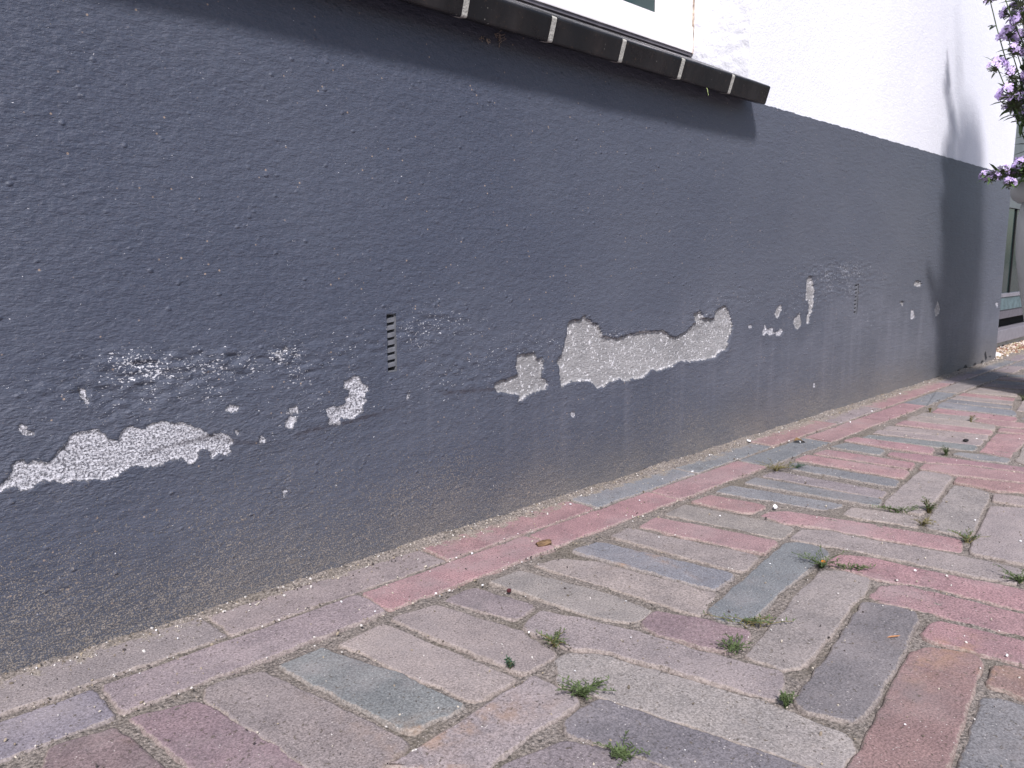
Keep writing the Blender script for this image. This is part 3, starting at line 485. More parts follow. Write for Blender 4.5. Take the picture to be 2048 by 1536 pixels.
# ================================================================ house
house=link('house',None,None,None,label='house wall with dark blue-grey peeling plinth under white render, black tiled sill and window',category='house')
house.empty_display_size=.1; house.location=(0,YW,0)
def hpart(name,me,mat,parent=None,**k):
    o=link(name,me,mat,parent or house,**k)
    if not parent: o.matrix_parent_inverse=Matrix.Translation((0,-YW,0))
    return o
ZP=1.8541*S; XC=9.02*S
# plinth grid
def xsteps():
    xs=[-.06]
    while xs[-1]<XC:
        x=max(xs[-1],0); dd=math.hypot(x,YW); xs.append(xs[-1]+min(.0075,.00105*(dd/YW)**1.7))
    xs[-1]=XC; return np.array([-1.2,-.8,-.4,-.2,-.1]+xs)
xs=xsteps(); zs=np.concatenate([[-.06,-.02],np.arange(-.004,ZP-.0005,.00125),[ZP]])
X,Z=np.meshgrid(xs,zs)
bare=np.full(X.shape,-.05); mott=np.zeros(X.shape); dep=np.zeros(X.shape); scar=np.full(X.shape,-.02)
for k,poly in PATCH.items():
    pa=np.array(poly); lo=pa.min(0)-.05; hi=pa.max(0)+.05
    s_=np.where((X>lo[0])&(X<hi[0])&(Z>lo[1])&(Z<hi[1]))
    sd=sdist(X[s_],Z[s_],poly); bare[s_]=np.maximum(bare[s_],sd)
    dep[s_]=np.maximum(dep[s_],np.where(sd>-.008,dict(C2=.0029,C1=.0026,C3=.0026,C6=.003,C7=.003).get(k,.0009),0))
    if k[0]=='A': mott[s_]=np.maximum(mott[s_],(sd>-.006)*1.)
for poly in SCARS:
    pa=np.array(poly); lo=pa.min(0)-.03; hi=pa.max(0)+.03
    s_=np.where((X>lo[0])&(X<hi[0])&(Z>lo[1])&(Z<hi[1])); scar[s_]=np.maximum(scar[s_],sdist(X[s_],Z[s_],poly))
spk=np.zeros(X.shape)
for x,z,rx,rz,a in SPECK: spk=np.maximum(spk,a*np.exp(-((X-x)/rx)**2*.55-((Z-z)/rz)**2*.6))
ck=np.full(X.shape,.05)
for i in range(len(CRACK)-1):
    (ax,az),(bx,bz)=CRACK[i],CRACK[i+1]; ex,ez=bx-ax,bz-az; t=np.clip(((X-ax)*ex+(Z-az)*ez)/(ex*ex+ez*ez),0,1)
    ck=np.minimum(ck,np.hypot(X-ax-t*ex,Z-az-t*ez))
ss=lambda a,b,x:(lambda t:t*t*(3-2*t))(np.clip((x-a)/(b-a),0,1))
bare=bare+.0006+(vnoise(X,Z,.0065,11)+.7*vnoise(X,Z,.0029,17)-.85)*.0026
rec=ss(-.0003,.0009,bare)*dep
lip=np.exp(-((bare+.0018)/.0018)**2)*.0006*(vnoise(X,Z,.016,19)**2)*(bare>-.02)
und=(vnoise(X,Z*1.2,.09,12)-.5)*.0012+(vnoise(X,Z*1.6,.017,13)-.5)*.0003+(vnoise(X,Z*2.2,.0055,14)-.5)*.00055
soft=np.clip((spk-.1)*1.6,0,1)*((vnoise(X+Z*.4,Z*2.2,.0085,15)-.5)*.0030+(vnoise(X,Z*2,.004,18)-.5)*.0012)
Yg=YW+rec-lip+und+soft
Yg[:, -1]=YW; topj=(vnoise(X[-1],X[-1]*0,.006,16)-.5)*.0016; Zt=Z.copy(); Zt[-1]+=topj
me,q=gridmesh('plinth',None,None,np.stack([X,Yg,Zt],-1))
# openings for the two vents
qc=np.stack([X.reshape(-1)[q].mean(1),Z.reshape(-1)[q].mean(1)],-1); keep=np.ones(len(q),bool)
VR=[]
for v in VENTS:
    x0=sum(p[0] for p in (v[0],v[3]))/2-.0006; x1=sum(p[0] for p in (v[1],v[2]))/2+.0008; z1=(v[0][1]+v[1][1])/2; z0=(v[2][1]+v[3][1])/2
    VR.append((x0,x1,z0,z1)); keep&=~((qc[:,0]>x0)&(qc[:,0]<x1)&(qc[:,1]>z0)&(qc[:,1]<z1))
setfaces(me,q[keep]); fattr(me,'bare',bare); fattr(me,'mottle',mott); fattr(me,'speck',spk); fattr(me,'scar',scar); fattr(me,'crack',ck)
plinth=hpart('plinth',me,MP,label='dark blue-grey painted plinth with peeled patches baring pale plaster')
# end face of the plinth at the corner
ex=boxm('plinth_end',(XC-.05,YW+.0035,-.06),(XC-.0002,2.41*S,ZP-.0005)); hpart('plinth_return',ex,MP)
# vents
for (x0,x1,z0,z1) in VR:
    n=8; bm=bmesh.new()
    def bx(lo,hi):
        r=bmesh.ops.create_cube(bm,size=1)
        for v in r['verts']: v.co=Vector([(lo[i]+hi[i])/2+v.co[i]*(hi[i]-lo[i]) for i in range(3)])
    w_=x1-x0; y=YW+.0009; p=(z1-z0)/n
    bx((x0-.006,y+.0006,z0-.005),(x0+w_*.10,y+.012,z1+.005)); bx((x1-w_*.10,y+.0006,z0-.005),(x1+.006,y+.012,z1+.005)); bx((x0,y+.0007,z1-.0004),(x1,y+.0119,z1+.005)); bx((x0,y+.0007,z0-.005),(x1,y+.0119,z0+.0004))
    for i in range(n+1):
        zc=z0+i*p; a=zc-(p*.25 if i else .0004); b=zc+(p*.25 if i<n else .0004)
        r=bmesh.ops.create_cube(bm,size=1)
        for v in r['verts']:
            X_,Y_,Z_=v.co; v.co=Vector((x0+w_*.10+(X_+.5)*w_*.80,y+.0003+(Y_+.5)*.010,(a if Z_<0 else b)+(X_*p*.16 if 0<i<n else 0)+(.003 if Y_>0 else 0)*(0<i<n)))
    g=bpy.data.meshes.new('air_vent'); bm.to_mesh(g); bm.free()
    near=x0<1
    vt=hpart('air_vent',g,MVENT); vt['label']='slotted grey vent between the curved and the small central bare patch' if near else 'narrow vent slot far right, past the tall bare sliver'
    # rough paint bridging the rims
    cav=bpy.data.meshes.new('cavity'); bm=bmesh.new(); r=bmesh.ops.create_cube(bm,size=1)
    for v in bm.verts: v.co=Vector(((x0+x1)/2+v.co.x*(w_+.004),YW+.022+v.co.y*.03,(z0+z1)/2+v.co.z*(z1-z0+.004)))
    bmesh.ops.delete(bm,geom=[f for f in bm.faces if f.normal.y<-.9],context='FACES_ONLY'); bm.to_mesh(cav); bm.free()
    c_=hpart('vent_cavity',cav,MBL,vt)
# white render above
XR=3.79*S; YF=2.47*S; XL=-2.2*S; ZT=6.5*S; ZS=1.95*S
def quad(p): return p
Vw=[];Fw=[]
def q4(a,b,c,d): 
    i=len(Vw); Vw.extend([a,b,c,d]); Fw.append((i,i+1,i+2,i+3))
yw=YW+.0012
q4((XR,yw,ZP-.012),(XC,yw,ZP-.012),(XC,yw,9*S),(XR,yw,9*S)); q4((-1.2,yw,ZP-.012),(XL,yw,ZP-.012),(XL,yw,9*S),(-1.2,yw,9*S)); q4((XL,yw,ZT),(XR,yw,ZT),(XR,yw,9*S),(XL,yw,9*S))
q4((XC,yw,ZP-.012),(XC,2.41*S,ZP-.012),(XC,2.41*S,9*S),(XC,yw,9*S)); q4((XL,yw,ZT),(XL,YF+.03,ZT),(XR,YF+.03,ZT),(XR,yw,ZT))
q4((-1.2,yw,ZP-.012),(-1.2,2.41*S,ZP-.012),(-1.2,2.41*S,9*S),(-1.2,yw,9*S)); q4((-1.2,2.41*S,9*S),(-1.2,yw,9*S),(XC,yw,9*S),(XC,2.41*S,9*S))
hpart('white_wall',mesh('white_wall',Vw,Fw),MW,label='white rendered wall above the dark plinth')
# window reveal: rough, with a slightly wandering arris (grid)
def reveal(xe,sgn):
    ys=np.linspace(yw,YF+.03,26); zz=np.arange(ZP,ZT,.004); Yv,Zv=np.meshgrid(ys,zz)
    Xv=xe+(vnoise(Yv,Zv,.006,21)-.5)*.0022*sgn*np.clip((Yv-yw)/.006,0,1)
    me,q=gridmesh('window_reveal',None,None,np.stack([Xv,Yv,Zv],-1)); setfaces(me,q); hpart('window_reveal',me,MWR)
reveal(XR,1); reveal(XL,-1)
# sill of black glazed tiles: real section, sloping outward, nose rounded
pN=.137*S; pB=.110*S; zN=1.896*S; zB=1.8098*S; sl_=.475
sill=hpart('window_sill',None,None) if False else link('window_sill',None,None,house); sill.matrix_parent_inverse=Matrix.Translation((0,-YW,0)); sill['label']='sloping sill of black glazed tiles with pale mortar joints'
def prof(off=0.,nr=.0028):
    # y,z outline of the tile section (clockwise from back top)
    yb=YF+.004; zt=lambda y:zN+(y-(YW-pN))*sl_
    P=[(yb,zt(yb)-off)]
    y0=YW-pN; d=Vector((0,1,sl_)).normalized()
    n0=Vector((y0+off*.8,zN)); f0=Vector((YW-pB+off*.8,zB+off))
    u1=Vector((d.y,d.z)); u2=(f0-n0).normalized()
    a=n0+u1*nr; b=n0+u2*nr
    for t in (0,.25,.5,.75,1): P.append(tuple((a*(1-t)**2+n0*2*t*(1-t)+b*t*t)-Vector((0,off))*(1-t)))
    c=f0-u2*nr*.8; e=f0+Vector((nr*.7,nr*.25))
    for t in (0,.33,.66,1): P.append(tuple(c*(1-t)**2+f0*2*t*(1-t)+e*t*t))
    P.append((YW-pB+.012,zB+.0035)); P.append((YW-pB+.0135,zB+.006))
    P.append((YW+.004,ZP+.004)); P.append((yb,ZP+.006))
    return P
def extr(name,x0,x1,P,bev=0):
    n=len(P); V=[(x0,*p) for p in P]+[(x1,*p) for p in P]; Fc=[(i,(i+1)%n,n+(i+1)%n,n+i) for i in range(n)]+[tuple(range(n-1,-1,-1)),tuple(range(n,2*n))]
    me=mesh(name,V,Fc); bm=bmesh.new(); bm.from_mesh(me); bmesh.ops.recalc_face_normals(bm,faces=bm.faces)
    if bev:
        ed=[e for e in bm.edges if abs(e.verts[0].co.x-e.verts[1].co.x)<1e-6]; bmesh.ops.bevel(bm,geom=ed,offset=bev,segments=2,affect='EDGES')
    bm.to_mesh(me); bm.free(); return me
jx=[1.737,2.152,2.566,2.987,3.411]; xx=list(jx)
while xx[0]>XL/S: xx.insert(0,xx[0]-.417)
xx.append(3.772); jw=.0125
for i in range(len(xx)-1):
    a=xx[i]+jw; b=xx[i+1]-(jw if i<len(xx)-2 else 0)
    link('sill_tile',extr('sill_tile',a*S,b*S,prof(random.uniform(-.0002,.0002)),.0006),MSILL,sill)
    if i: link('mortar_joint',extr('mortar_joint',(xx[i]-jw)*S,(xx[i]+jw)*S,prof(.0004)),MMORT,sill)
# window
win=link('window',None,None,house); win.matrix_parent_inverse=Matrix.Translation((0,-YW,0)); win['label']='white painted window with dark glass above the black sill'
def wbox(name,lo,hi,mat,bev=.0008,par=None): return link(name,boxm(name,lo,hi,bev),mat,par or win)
zb=2.150*S; zr=2.286*S
wbox('bottom_rail',(XL,YF,zb),(3.775*S,YF+.02,zr),MFR,.0012)
wbox('frame',(3.642*S,YF+.0012,zr+.0002),(3.770*S,YF+.02,ZT-.001),MFR,.001)
wbox('sash_stile',(3.535*S,YF+.006,zr+.0003),(3.640*S,YF+.02,ZT-.001),MFR,.0022)
wbox('glazing_bead',(3.485*S,YF+.010,zr+.0004),(3.533*S,YF+.02,ZT-.001),MFR,.002)
wbox('pane',(XL,YF+.013,zr-.004),(3.483*S,YF+.017,ZT-.001),MGL,0)
wbox('sealant',(3.771*S,YF+.001,zb),(3.789*S,YF+.012,ZT-.001),plain('old_sealant',(.42,.34,.27),.8,.5,120,.0012,300),.0006)
wbox('sill_packing',(XL,YF+.002,zb-.004),(3.775*S,YF+.018,zb-.0002),MGREYD,0)
# glazed front beyond the corner
YG=2.4*S; X0=XC-.04; X1=16*S
gd=link('glazed_front',None,None,house); gd.matrix_parent_inverse=Matrix.Translation((0,-YW,0)); gd['label']='dark glazed front with teal bottom rail beyond the wall corner'
def gbox(name,lo,hi,mat,bev=.0008): return link(name,boxm(name,lo,hi,bev),mat,gd)
gbox('footing',(X0,YG+.004,-.05),(X1,YG+.06,.082*S),MCONC,.001)
gbox('threshold',(X0,YG-.012,.082*S),(X1,YG+.055,.225*S),MGREY,.0015)
gbox('recess',(X0,YG+.03,.226*S),(X1,YG+.055,.345*S),MBL,0)
gbox('lower_rail',(X0,YG+.002,.346*S),(X1,YG+.05,.45*S),MGREYD,.001)
gbox('bottom_rail',(X0,YG-.001,.451*S),(X1,YG+.05,.600*S),MTEAL,.001)
gbox('rail_lip',(X0,YG-.004,.601*S),(X1,YG+.05,.64*S),MGREY,.001)
gbox('pane',(X0,YG+.012,.641*S),(X1,YG+.018,1.62*S),MGL2,0)
gbox('upper_grey_box',(X0,YG+.006,1.621*S),(X1,YG+.05,9*S),plain('grey_green_upper',(.13,.145,.15),.5,.1,20),.001)  # plain lighter grey box where the glass continues upward
gbox('glazing_seam',(10.62*S,YG+.009,.641*S),(10.66*S,YG+.0115,1.62*S),MBL,0)
# ================================================================ planter
PX,PY=6.8*S,1.15*S
pt=link('planter',None,None,None,label='tall rounded pale grey planter vase with a thick rim at the right edge',category='planter'); pt.location=(PX,PY,0)
def lathe(name,prof_,seg=64):
    V=[];Fc=[]
    for r,z in prof_:
        for i in range(seg):
            a=2*math.pi*i/seg; V.append((r*S*math.cos(a),r*S*math.sin(a),z*S))
    for k in range(len(prof_)-1):
        for i in range(seg): a=k*seg+i;b=k*seg+(i+1)%seg; Fc.append((a,b,b+seg,a+seg))
    me=mesh(name,V,Fc,True); return me
MPL=plain('planter_clay',(.58,.60,.58),.65,.14,12,.0004,150)
link('body',lathe('body',[(.0,.002),(.19,.0),(.205,.02),(.225,.2),(.262,.45),(.305,.65),(.347,.86),(.376,1.03),(.391,1.2),(.390,1.33),(.378,1.40),(.370,1.432)]),MPL,pt)
link('rim',lathe('rim',[(.366,1.430),(.40,1.438),(.432,1.462),(.449,1.50),(.452,1.54),(.443,1.58),(.42,1.602),(.395,1.605),(.375,1.59),(.36,1.55),(.355,1.45)]),MPL,pt)
link('soil',lathe('soil',[(0,1.545),(.2,1.548),(.358,1.54)]),plain('dark_soil',(.03,.022,.015),.95,.3,80,.003,150),pt)
# ================================================================ flowering plant
MLEAF=plain('plant_leaf',(.07,.12,.04),.5,.35,50); MSTEM=plain('plant_stem',(.06,.09,.03),.6,.3,60)
MFL=plain('lilac_petal',(.56,.44,.74),.7,.22,90); MFL.node_tree.nodes['Principled BSDF'].inputs['Transmission Weight'].default_value=0
plant=link('flowering_plant',None,None,None,label='bushy plant with clusters of lilac flowers growing in the pale vase planter',category='plant'); plant.location=(PX,PY,1.545*S)
PL0=Vector((PX,PY,1.545*S))
class Acc:
    def __init__(s): s.V=[];s.F=[]
    def tube(s,pts,r0,r1,n=5):
        b=len(s.V); m=len(pts)
        for k,p in enumerate(pts):
            p=Vector(p); t=(Vector(pts[min(k+1,m-1)])-Vector(pts[max(k-1,0)]))
            if t.length<1e-9: t=Vector((0,0,1))
            t.normalize(); u=t.orthogonal().normalized(); v=t.cross(u); r=r0+(r1-r0)*k/max(1,m-1)
            for i in range(n): a=2*math.pi*i/n; s.V.append(p+(u*math.cos(a)+v*math.sin(a))*r)
        for k in range(m-1):
            for i in range(n): a=b+k*n+i;c=b+k*n+(i+1)%n; s.F.append((a,c,c+n,a+n))
    def leaf(s,p,d,L,w,up=Vector((0,0,1)),droop=.2):
        p=Vector(p); d=d.normalized(); sd_=d.cross(up)
        if sd_.length<.05: sd_=d.orthogonal()
        sd_.normalize(); nn=sd_.cross(d)
        b=len(s.V); P=[p,p+d*L*.35+sd_*w*.45+nn*w*.14,p+d*L*.35-sd_*w*.45+nn*w*.14,p+d*L*.4,p+d*L*.72+sd_*w*.34-nn*L*droop*.3,p+d*L*.72-sd_*w*.34-nn*L*droop*.3,p+d*L*.72-nn*(L*droop*.3+w*.1),p+d*L-nn*L*droop]
        s.V+=P; s.F+=[(b,b+1,b+3),(b,b+3,b+2),(b+1,b+4,b+6,b+3),(b+3,b+6,b+5,b+2),(b+4,b+7,b+6),(b+6,b+7,b+5)]
    def mesh(s,name,off=Vector((0,0,0)),smooth=False): return mesh(name,[v-off for v in s.V],s.F,smooth)
def rv(): 
    v=Vector((random.gauss(0,1),random.gauss(0,1),random.gauss(0,1))); return v.normalized()
def cluster_mesh(seed,R=.021,n=20):
    random.seed(seed); A=Acc()
    for i in range(n):
        d=rv(); d.z=abs(d.z)*.9-.25; d.normalize(); c=d*R*random.uniform(.65,1.05); c.z*=.9
        u=(d+rv()*.35).normalized(); a=u.orthogonal().normalized(); b_=u.cross(a); r=random.uniform(.0058,.0082); ph=random.random()*6
        for k in range(5):
            t=ph+k*2*math.pi/5; e=a*math.cos(t)+b_*math.sin(t); f_=a*math.cos(t+1.57)+b_*math.sin(t+1.57)
            bb=len(A.V); cup=u*r*random.uniform(-.15,.35)
            A.V+=[c,c+e*r*.6+f_*r*.33+cup*.5,c+e*r*1.0+f_*r*.2+cup,c+e*r*.86+cup*.8,c+e*r*1.0-f_*r*.2+cup,c+e*r*.6-f_*r*.33+cup*.5]
            A.F+=[(bb,bb+1,bb+2,bb+3),(bb,bb+3,bb+4,bb+5)]
    return A.mesh('flower_cluster')
CM=[cluster_mesh(50+i) for i in range(4)]; 
for c in CM: c.materials.append(MFL)
def calyx_mesh(seed):
    random.seed(seed); A=Acc()
    for i in range(26):
        d=rv(); d.z=d.z*.7-.1; A.tube([Vector((0,0,-.012)),d*.008+Vector((0,0,-.004)),d*.019],.0007,.0011,4)
    for i in range(6):
        d=rv(); A.leaf(Vector((0,0,-.014)),d,.016,.006)
    return A.mesh('calyx')
CX=[calyx_mesh(80+i) for i in range(3)]
MCX=plain('calyx_green',(.09,.10,.06),.7,.3,60)
for c in CX: c.materials.append(MCX)
random.seed(21)
heads=[Vector(c) for c in CLUST]+[Vector(c) for c in SPRAY]
nv=len(heads)
# the rest of the bush, to the right of the picture
for i in range(74):
    t=random.random(); z=1.70+t*1.95; rr=.52*(1-.5*max(0,(t-.55)/.45))*math.sqrt(random.random()); a=random.random()*6.283
    heads.append(Vector(((6.68+rr*math.cos(a))*S,(1.06+rr*math.sin(a)*.75)*S,z*S)))
for z in (3.85,4.05,4.25): heads.append(Vector(((6.42-(z-3.6)*.35)*S,(1.2)*S,z*S)))
ST=Acc(); LF=Acc()
for i,h in enumerate(heads):
    hl=h-PL0
    base=Vector((random.uniform(-.2,.2)*S,random.uniform(-.2,.2)*S,0))
    spray=len(CLUST)<=i<nv
    mid=base*.5+hl*.5+Vector((random.uniform(-.01,.01),random.uniform(-.01,.01),.03 if not spray else .02)); 
    if not spray: mid=Vector((base.x*.4+hl.x*.6,base.y*.4+hl.y*.6,hl.z*.45))
    pts=[base*(1-t)**2+mid*2*t*(1-t)+hl*t*t for t in [k/7 for k in range(8)]]
    ST.tube(pts,.0016,.0009,5)
    for k in range(2,8):
        for _ in range(2):
            p=pts[k]; d=rv(); d.z=d.z*.4+.3; LF.leaf(p,d,random.uniform(.018,.04),random.uniform(.007,.013))
    if spray:
        for _ in range(7): d=rv()*.5+Vector((-.6,.2,-.1)); LF.leaf(pts[random.randint(3,7)],d,random.uniform(.015,.03),.006)
    o=bpy.data.objects.new('flower_cluster',CM[i%4]); COL.objects.link(o); o.parent=plant; o.location=hl; s_=random.uniform(.8,1.1)*(.62 if spray else 1.0)
    if i>=nv+74: s_=.32
    o.scale=(s_,s_,s_); o.rotation_euler=(random.uniform(-.7,.7),random.uniform(-.7,.7),random.random()*6.28)
    if i<nv or i%2:
        k=bpy.data.objects.new('calyx',CX[i%3]); COL.objects.link(k); k.parent=o
ST.mesh('x'); link('stems',ST.mesh('stems'),MSTEM,plant); link('leaves',LF.mesh('leaves'),MLEAF,plant)
# filler foliage inside the bush
FL=Acc()
for i in range(2600):
    t=random.random(); z=1.6+t*2.05; rr=.50*(1-.5*max(0,(t-.6)/.4))*math.sqrt(random.random()); a=random.random()*6.283
    p=Vector(((6.68+rr*math.cos(a))*S,(1.05+rr*math.sin(a)*.7)*S,z*S))-PL0; d=rv(); d.z+=.3; FL.leaf(p,d,random.uniform(.02,.045),random.uniform(.008,.015))
link('foliage',FL.mesh('foliage'),MLEAF,plant)
# ================================================================ weeds in the joints
MWG=dict(g=plain('weed_green',(.07,.098,.038),.6,.4,120),d=plain('weed_dark_green',(.04,.075,.045),.6,.3,120),o=plain('weed_olive',(.15,.13,.055),.7,.35,120))
WL=['small flat green weed in a paving joint in the lower middle, left of centre','tiny dark upright weed sprig beside a tan brick end','large bushy weed at a four-way joint near the bottom centre','sprawling weed at the bottom edge between two pale bricks','upright narrow weed between a tan brick end and the dark grey brick','weed with thin branching stems beside the mauve-pink short brick','low moss-like weed along the near end of the blue-grey brick','fern-like weed beside an orange leaf at the head of the pale brick','thin creeping line of green along the front of a pink brick','tall green weed standing between two tan bricks at the right','creeping green strip beneath the end of a tan brick','arched green weed at the far end of a long pink brick','green weed cut by the right edge of the picture','dry olive weed beside the grey brick of the border row','small dark-stemmed weed between blue and pink bricks far right','brownish upright sprig in the far bricks near the right edge','bright green weed in the shade of the planter','reddish sprig at the near foot of the tall green weed','tiny brown sprig near the far end of the border row','small dark weed tuft right of the dry olive weed']
random.seed(5)
for (x,y,r,up,c,n),lab in zip(WEEDS,WL):
    e=link('weed',None,None,None,label=lab,category='weed',group='weeds growing in the paving joints'); e.location=(x,y,-.003)
    A=Acc();B_=Acc(); flat=up<.3
    n=int(n*1.8)
    for i in range(n):
        if flat: a=random.choice([PANG+1.571,PANG-1.571])+random.gauss(0,.25)
        else: a=random.random()*6.283
        L=r*random.uniform(.3,1.5); dx,dy=math.cos(a)*L,math.sin(a)*L; hz=L*up*random.uniform(.1,.6)+.002
        o0=Vector((random.uniform(-1,1)*r*.12,random.uniform(-1,1)*r*.12,0))
        if flat: o0+=Vector((math.cos(PANG+1.57),math.sin(PANG+1.57),0))*random.uniform(-.6,.6)*r
        k=.35 if up>.8 else 1
        pts=[o0+Vector((dx*t*k,dy*t*k,hz*math.sin(t*1.35)+.0035*(t>0)))+Vector((random.uniform(-1,1),random.uniform(-1,1),0))*.0011 for t in (0,.2,.4,.6,.8,1)]
        A.tube(pts,.00038,.0002,4)
        for t in range(1,6):
            for _ in range(1 if t<3 else 2):
                d=rv(); d.z=abs(d.z)*.8; B_.leaf(pts[t],d+Vector((dx,dy,0)).normalized()*.5,random.uniform(.0018,.0038)*(1+r*6),random.uniform(.0007,.0014),droop=.1)
    link('stems',A.mesh('stems'),MWG['o' if c=='o' or random.random()<.35 else c],e); link('leaves',B_.mesh('leaves'),MWG[c],e)
# ================================================================ loose bits
def pebble(r,seed,flat=.6,sub=2,rough=.35):
    rr=random.Random(seed); bm=bmesh.new(); bmesh.ops.create_icosphere(bm,subdivisions=sub,radius=1)
    for v in bm.verts:
        k=1+rr.uniform(-rough,rough)*.5; v.co*=k
        v.co=Vector((v.co.x*r,v.co.y*r*.75,v.co.z*r*flat))
    me=bpy.data.meshes.new('pebble'); bm.to_mesh(me); bm.free(); return me
MFK=plain('white_flake',(.80,.80,.82),.7,.08)
FLAB={0:'white flake at the tip of the short grey-brown brick beside the long pink border brick',6:'long white flake on the blue end of a border brick against the wall',7:'long white flake in the joint above the middle of a pink brick'}
for i,(x,y,s_) in enumerate(FLAKES):
    A=Acc(); n=7; r=s_*.5; rr=[r*random.uniform(.6,1.1) for _ in range(n)]
    for z in (0,min(.0012,r*.5)):
        for k in range(n): a=6.283*k/n; A.V.append(Vector((rr[k]*math.cos(a),rr[k]*math.sin(a)*.7,z+random.uniform(0,.3)*r*(z>0))))
    A.F=[tuple(range(n,2*n)),tuple(range(n-1,-1,-1))]+[(k,(k+1)%n,n+(k+1)%n,n+k) for k in range(n)]
    o=link('paint_flake',A.mesh('paint_flake'),MFK,None,label=FLAB.get(i,'tiny white flake of paint or plaster lying on the paving'),category='paint flake',group='white flakes scattered on the paving'); o.location=(x,y,.0012); o.rotation_euler=(random.uniform(-.3,.3),random.uniform(-.3,.3),random.random()*3)
def chip():
    bm=bmesh.new(); bmesh.ops.create_grid(bm,x_segments=16,y_segments=7,size=1)
    for v in bm.verts:
        x,y=v.co.x,v.co.y; e=1-.25*abs(x)**3; v.co=Vector((x*.0095,y*.0048*e,.0026*(1-y*y)*e+(vn(x*.02,y*.01,3)-.5)*.0018+.0008))
    r=bmesh.ops.extrude_face_region(bm,geom=bm.faces[:])
    for v in [g for g in r['geom'] if isinstance(g,bmesh.types.BMVert)]: v.co.z-=.0022
    bmesh.ops.recalc_face_normals(bm,faces=bm.faces); me=bpy.data.meshes.new('wood_chip'); bm.to_mesh(me); bm.free(); return me
MCH=M('chip_wood'); cc=MCH.coord((80,700,700)); MCH=MCH.done(MCH.mix(MCH.ramp(MCH.noise(1,4,.6,cc),.35,.65),(.045,.025,.015),(.19,.12,.065)),.85)
o=link('wood_chip',chip(),MCH,None,label='brown wood chip lying between two pink border bricks',category='wood chip'); o.location=(*DEB['chip'],.0018); o.rotation_euler=(.15,-.08,-.35); o.scale=(.78,.78,.9)
def litter(name,key,L,wd_,col,label,cat,rz,droop=.3,z=.002):
    A=Acc()
    for dz in (0,-.0005): A.leaf(Vector((-L/2,0,dz)),Vector((1,0,.15)),L,wd_,droop=droop)
    o=link(name,A.mesh(name),plain(name+'_skin',col,.7,.25,200),None,label=label,category=cat); o.location=(*DEB[key],z); o.rotation_euler=(.2,0,rz); return o
litter('dead_leaf','leaf',.022,.012,(.16,.10,.045),'curled brown dead leaf on the border row near the dry weed','dead leaf',-.5,.5,.003)
litter('orange_leaf','orange',.009,.004,(.62,.20,.02),'small orange leaf beside the fern-like weed','leaf',.2,.2,.004)
litter('straw','straw',.010,.0012,(.50,.25,.12),'thin orange straw lying on the dark grey brick','straw',-.75,.0,.0012)
o=link('pebble',pebble(.0022,3,.8),plain('dark_red_stone',(.07,.018,.022),.6,.3,300),None,label='small dark red pebble on the tan brick left of the middle',category='pebble'); o.location=(*DEB['red'],.0014)
o=link('pebble',pebble(.0052,4,.4),plain('black_stone',(.02,.018,.02),.7,.3,300),None,label='small black pebble near the right edge on a far tan brick',category='pebble'); o.location=(*DEB['dark'],.002)
o=link('stone',pebble(.017,8,.5,3,.12),plain('white_stone',(.72,.69,.70),.8,.1,60,.0005,200),None,label='white stone on the gravel at the foot of the wall corner',category='stone'); o.location=(9.28*S,2.19*S,.006); 
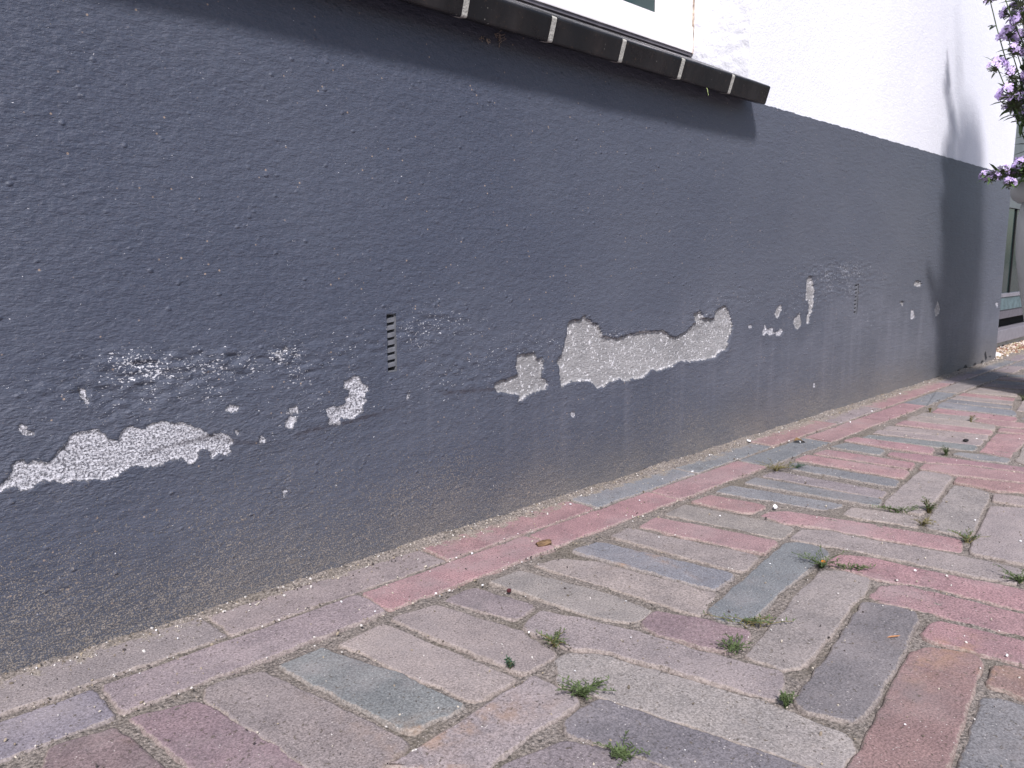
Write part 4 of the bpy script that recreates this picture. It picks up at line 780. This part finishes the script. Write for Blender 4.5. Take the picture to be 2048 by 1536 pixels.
# gravel strip beyond the corner
random.seed(9); base=[]
for s_ in range(6):
    me_=pebble(1,s_+30,.6,1,.4); base.append(([v.co.copy() for v in me_.vertices],[tuple(p.vertices) for p in me_.polygons])); bpy.data.meshes.remove(me_)
def scatter(name,pts,mat_cols,**k):
    V_=[];F2=[];C_=[]
    for (x,y,z,r) in pts:
        vs,fs=random.choice(base); q_=Quaternion((random.gauss(0,1),random.gauss(0,1),random.gauss(0,1),random.gauss(0,1))).normalized(); b=len(V_); c=random.choice(mat_cols)
        Rm=q_.to_matrix()
        for v in vs: V_.append(Rm@(v*r)+Vector((x,y,z))); C_.append((*c,1))
        F2+= [tuple(i+b for i in f) for f in fs]
    me=mesh(name,V_,F2); ca=me.color_attributes.new('bcol','FLOAT_COLOR','POINT'); ca.data.foreach_set('color',np.array(C_,np.float32).reshape(-1))
    m=M(name+'_grain'); m.done(m.mix(1.,m.attr('bcol',False),m.mix(m.noise(300,3),(.7,.7,.7),(1.3,1.3,1.3)),'MULTIPLY'),.9)
    return link(name,me,m.m,None,**k)
pts=[(random.uniform(8.9,14)*S,random.uniform(2.12,2.40)*S,random.uniform(-.002,.005),random.uniform(.002,.0065)) for _ in range(2600)]
scatter('gravel',pts,[(.42,.33,.24),(.30,.21,.15),(.55,.46,.40),(.22,.14,.10),(.62,.55,.52),(.20,.08,.06),(.36,.30,.20)],kind='stuff')
pts=[]
while len(pts)<5200:
    x=random.uniform(.0,1)**1.0*2.5; m_=random.random()
    if m_<.45: y=YW-abs(random.gauss(0,.010)); 
    elif m_<.6: y=random.choice((1.935,1.75))*S+random.gauss(0,.003)
    else: y=random.uniform(.05,YW)
    if x>YW*3 and False: continue
    z=float(bedz(np.array([[x]]),np.array([[y]]))[0,0]) if m_<.45 and YW-y<.012 else .0006
    pts.append((x,y,max(z,.0004),random.uniform(.00035,.0010) if random.random()<.93 else random.uniform(.001,.0017)))
scatter('grit',pts,[(.30,.25,.19),(.45,.40,.34),(.12,.10,.08),(.22,.18,.14),(.55,.52,.5),(.06,.05,.05)],kind='stuff')
# dry fluff left by spiders under the sill, a sprout hanging from the tiles
A=Acc()
for (x,z) in FLUFF[:6]:
    for _ in range(5):
        p=Vector((x+random.gauss(0,.002),YW-.001,z+random.gauss(0,.0016))); A.tube([p,p+rv()*.0028,p+rv()*.0032],.0004,.0003,4)
link('cobweb_fluff',A.mesh('cobweb_fluff'),plain('dusty_fluff',(.30,.25,.22),.9),None,label='beige crumbs of old cobweb stuck to the wall under the sill',category='cobweb')
A=Acc(); p=Vector(SPROUT); A.tube([p+Vector((.001,.002,.004)),p+Vector((0,0,.0015)),p+Vector((-.0008,-.001,-.002)),p+Vector((.0003,-.001,-.004))],.00035,.00025,5); A.leaf(p+Vector((.0003,-.001,-.003)),Vector((.2,0,-1)),.0025,.0012)
link('sprout',A.mesh('sprout'),plain('pale_green_sprout',(.35,.42,.18),.6),None,label='tiny pale green sprout hanging from the underside of the tiled sill',category='sprout')
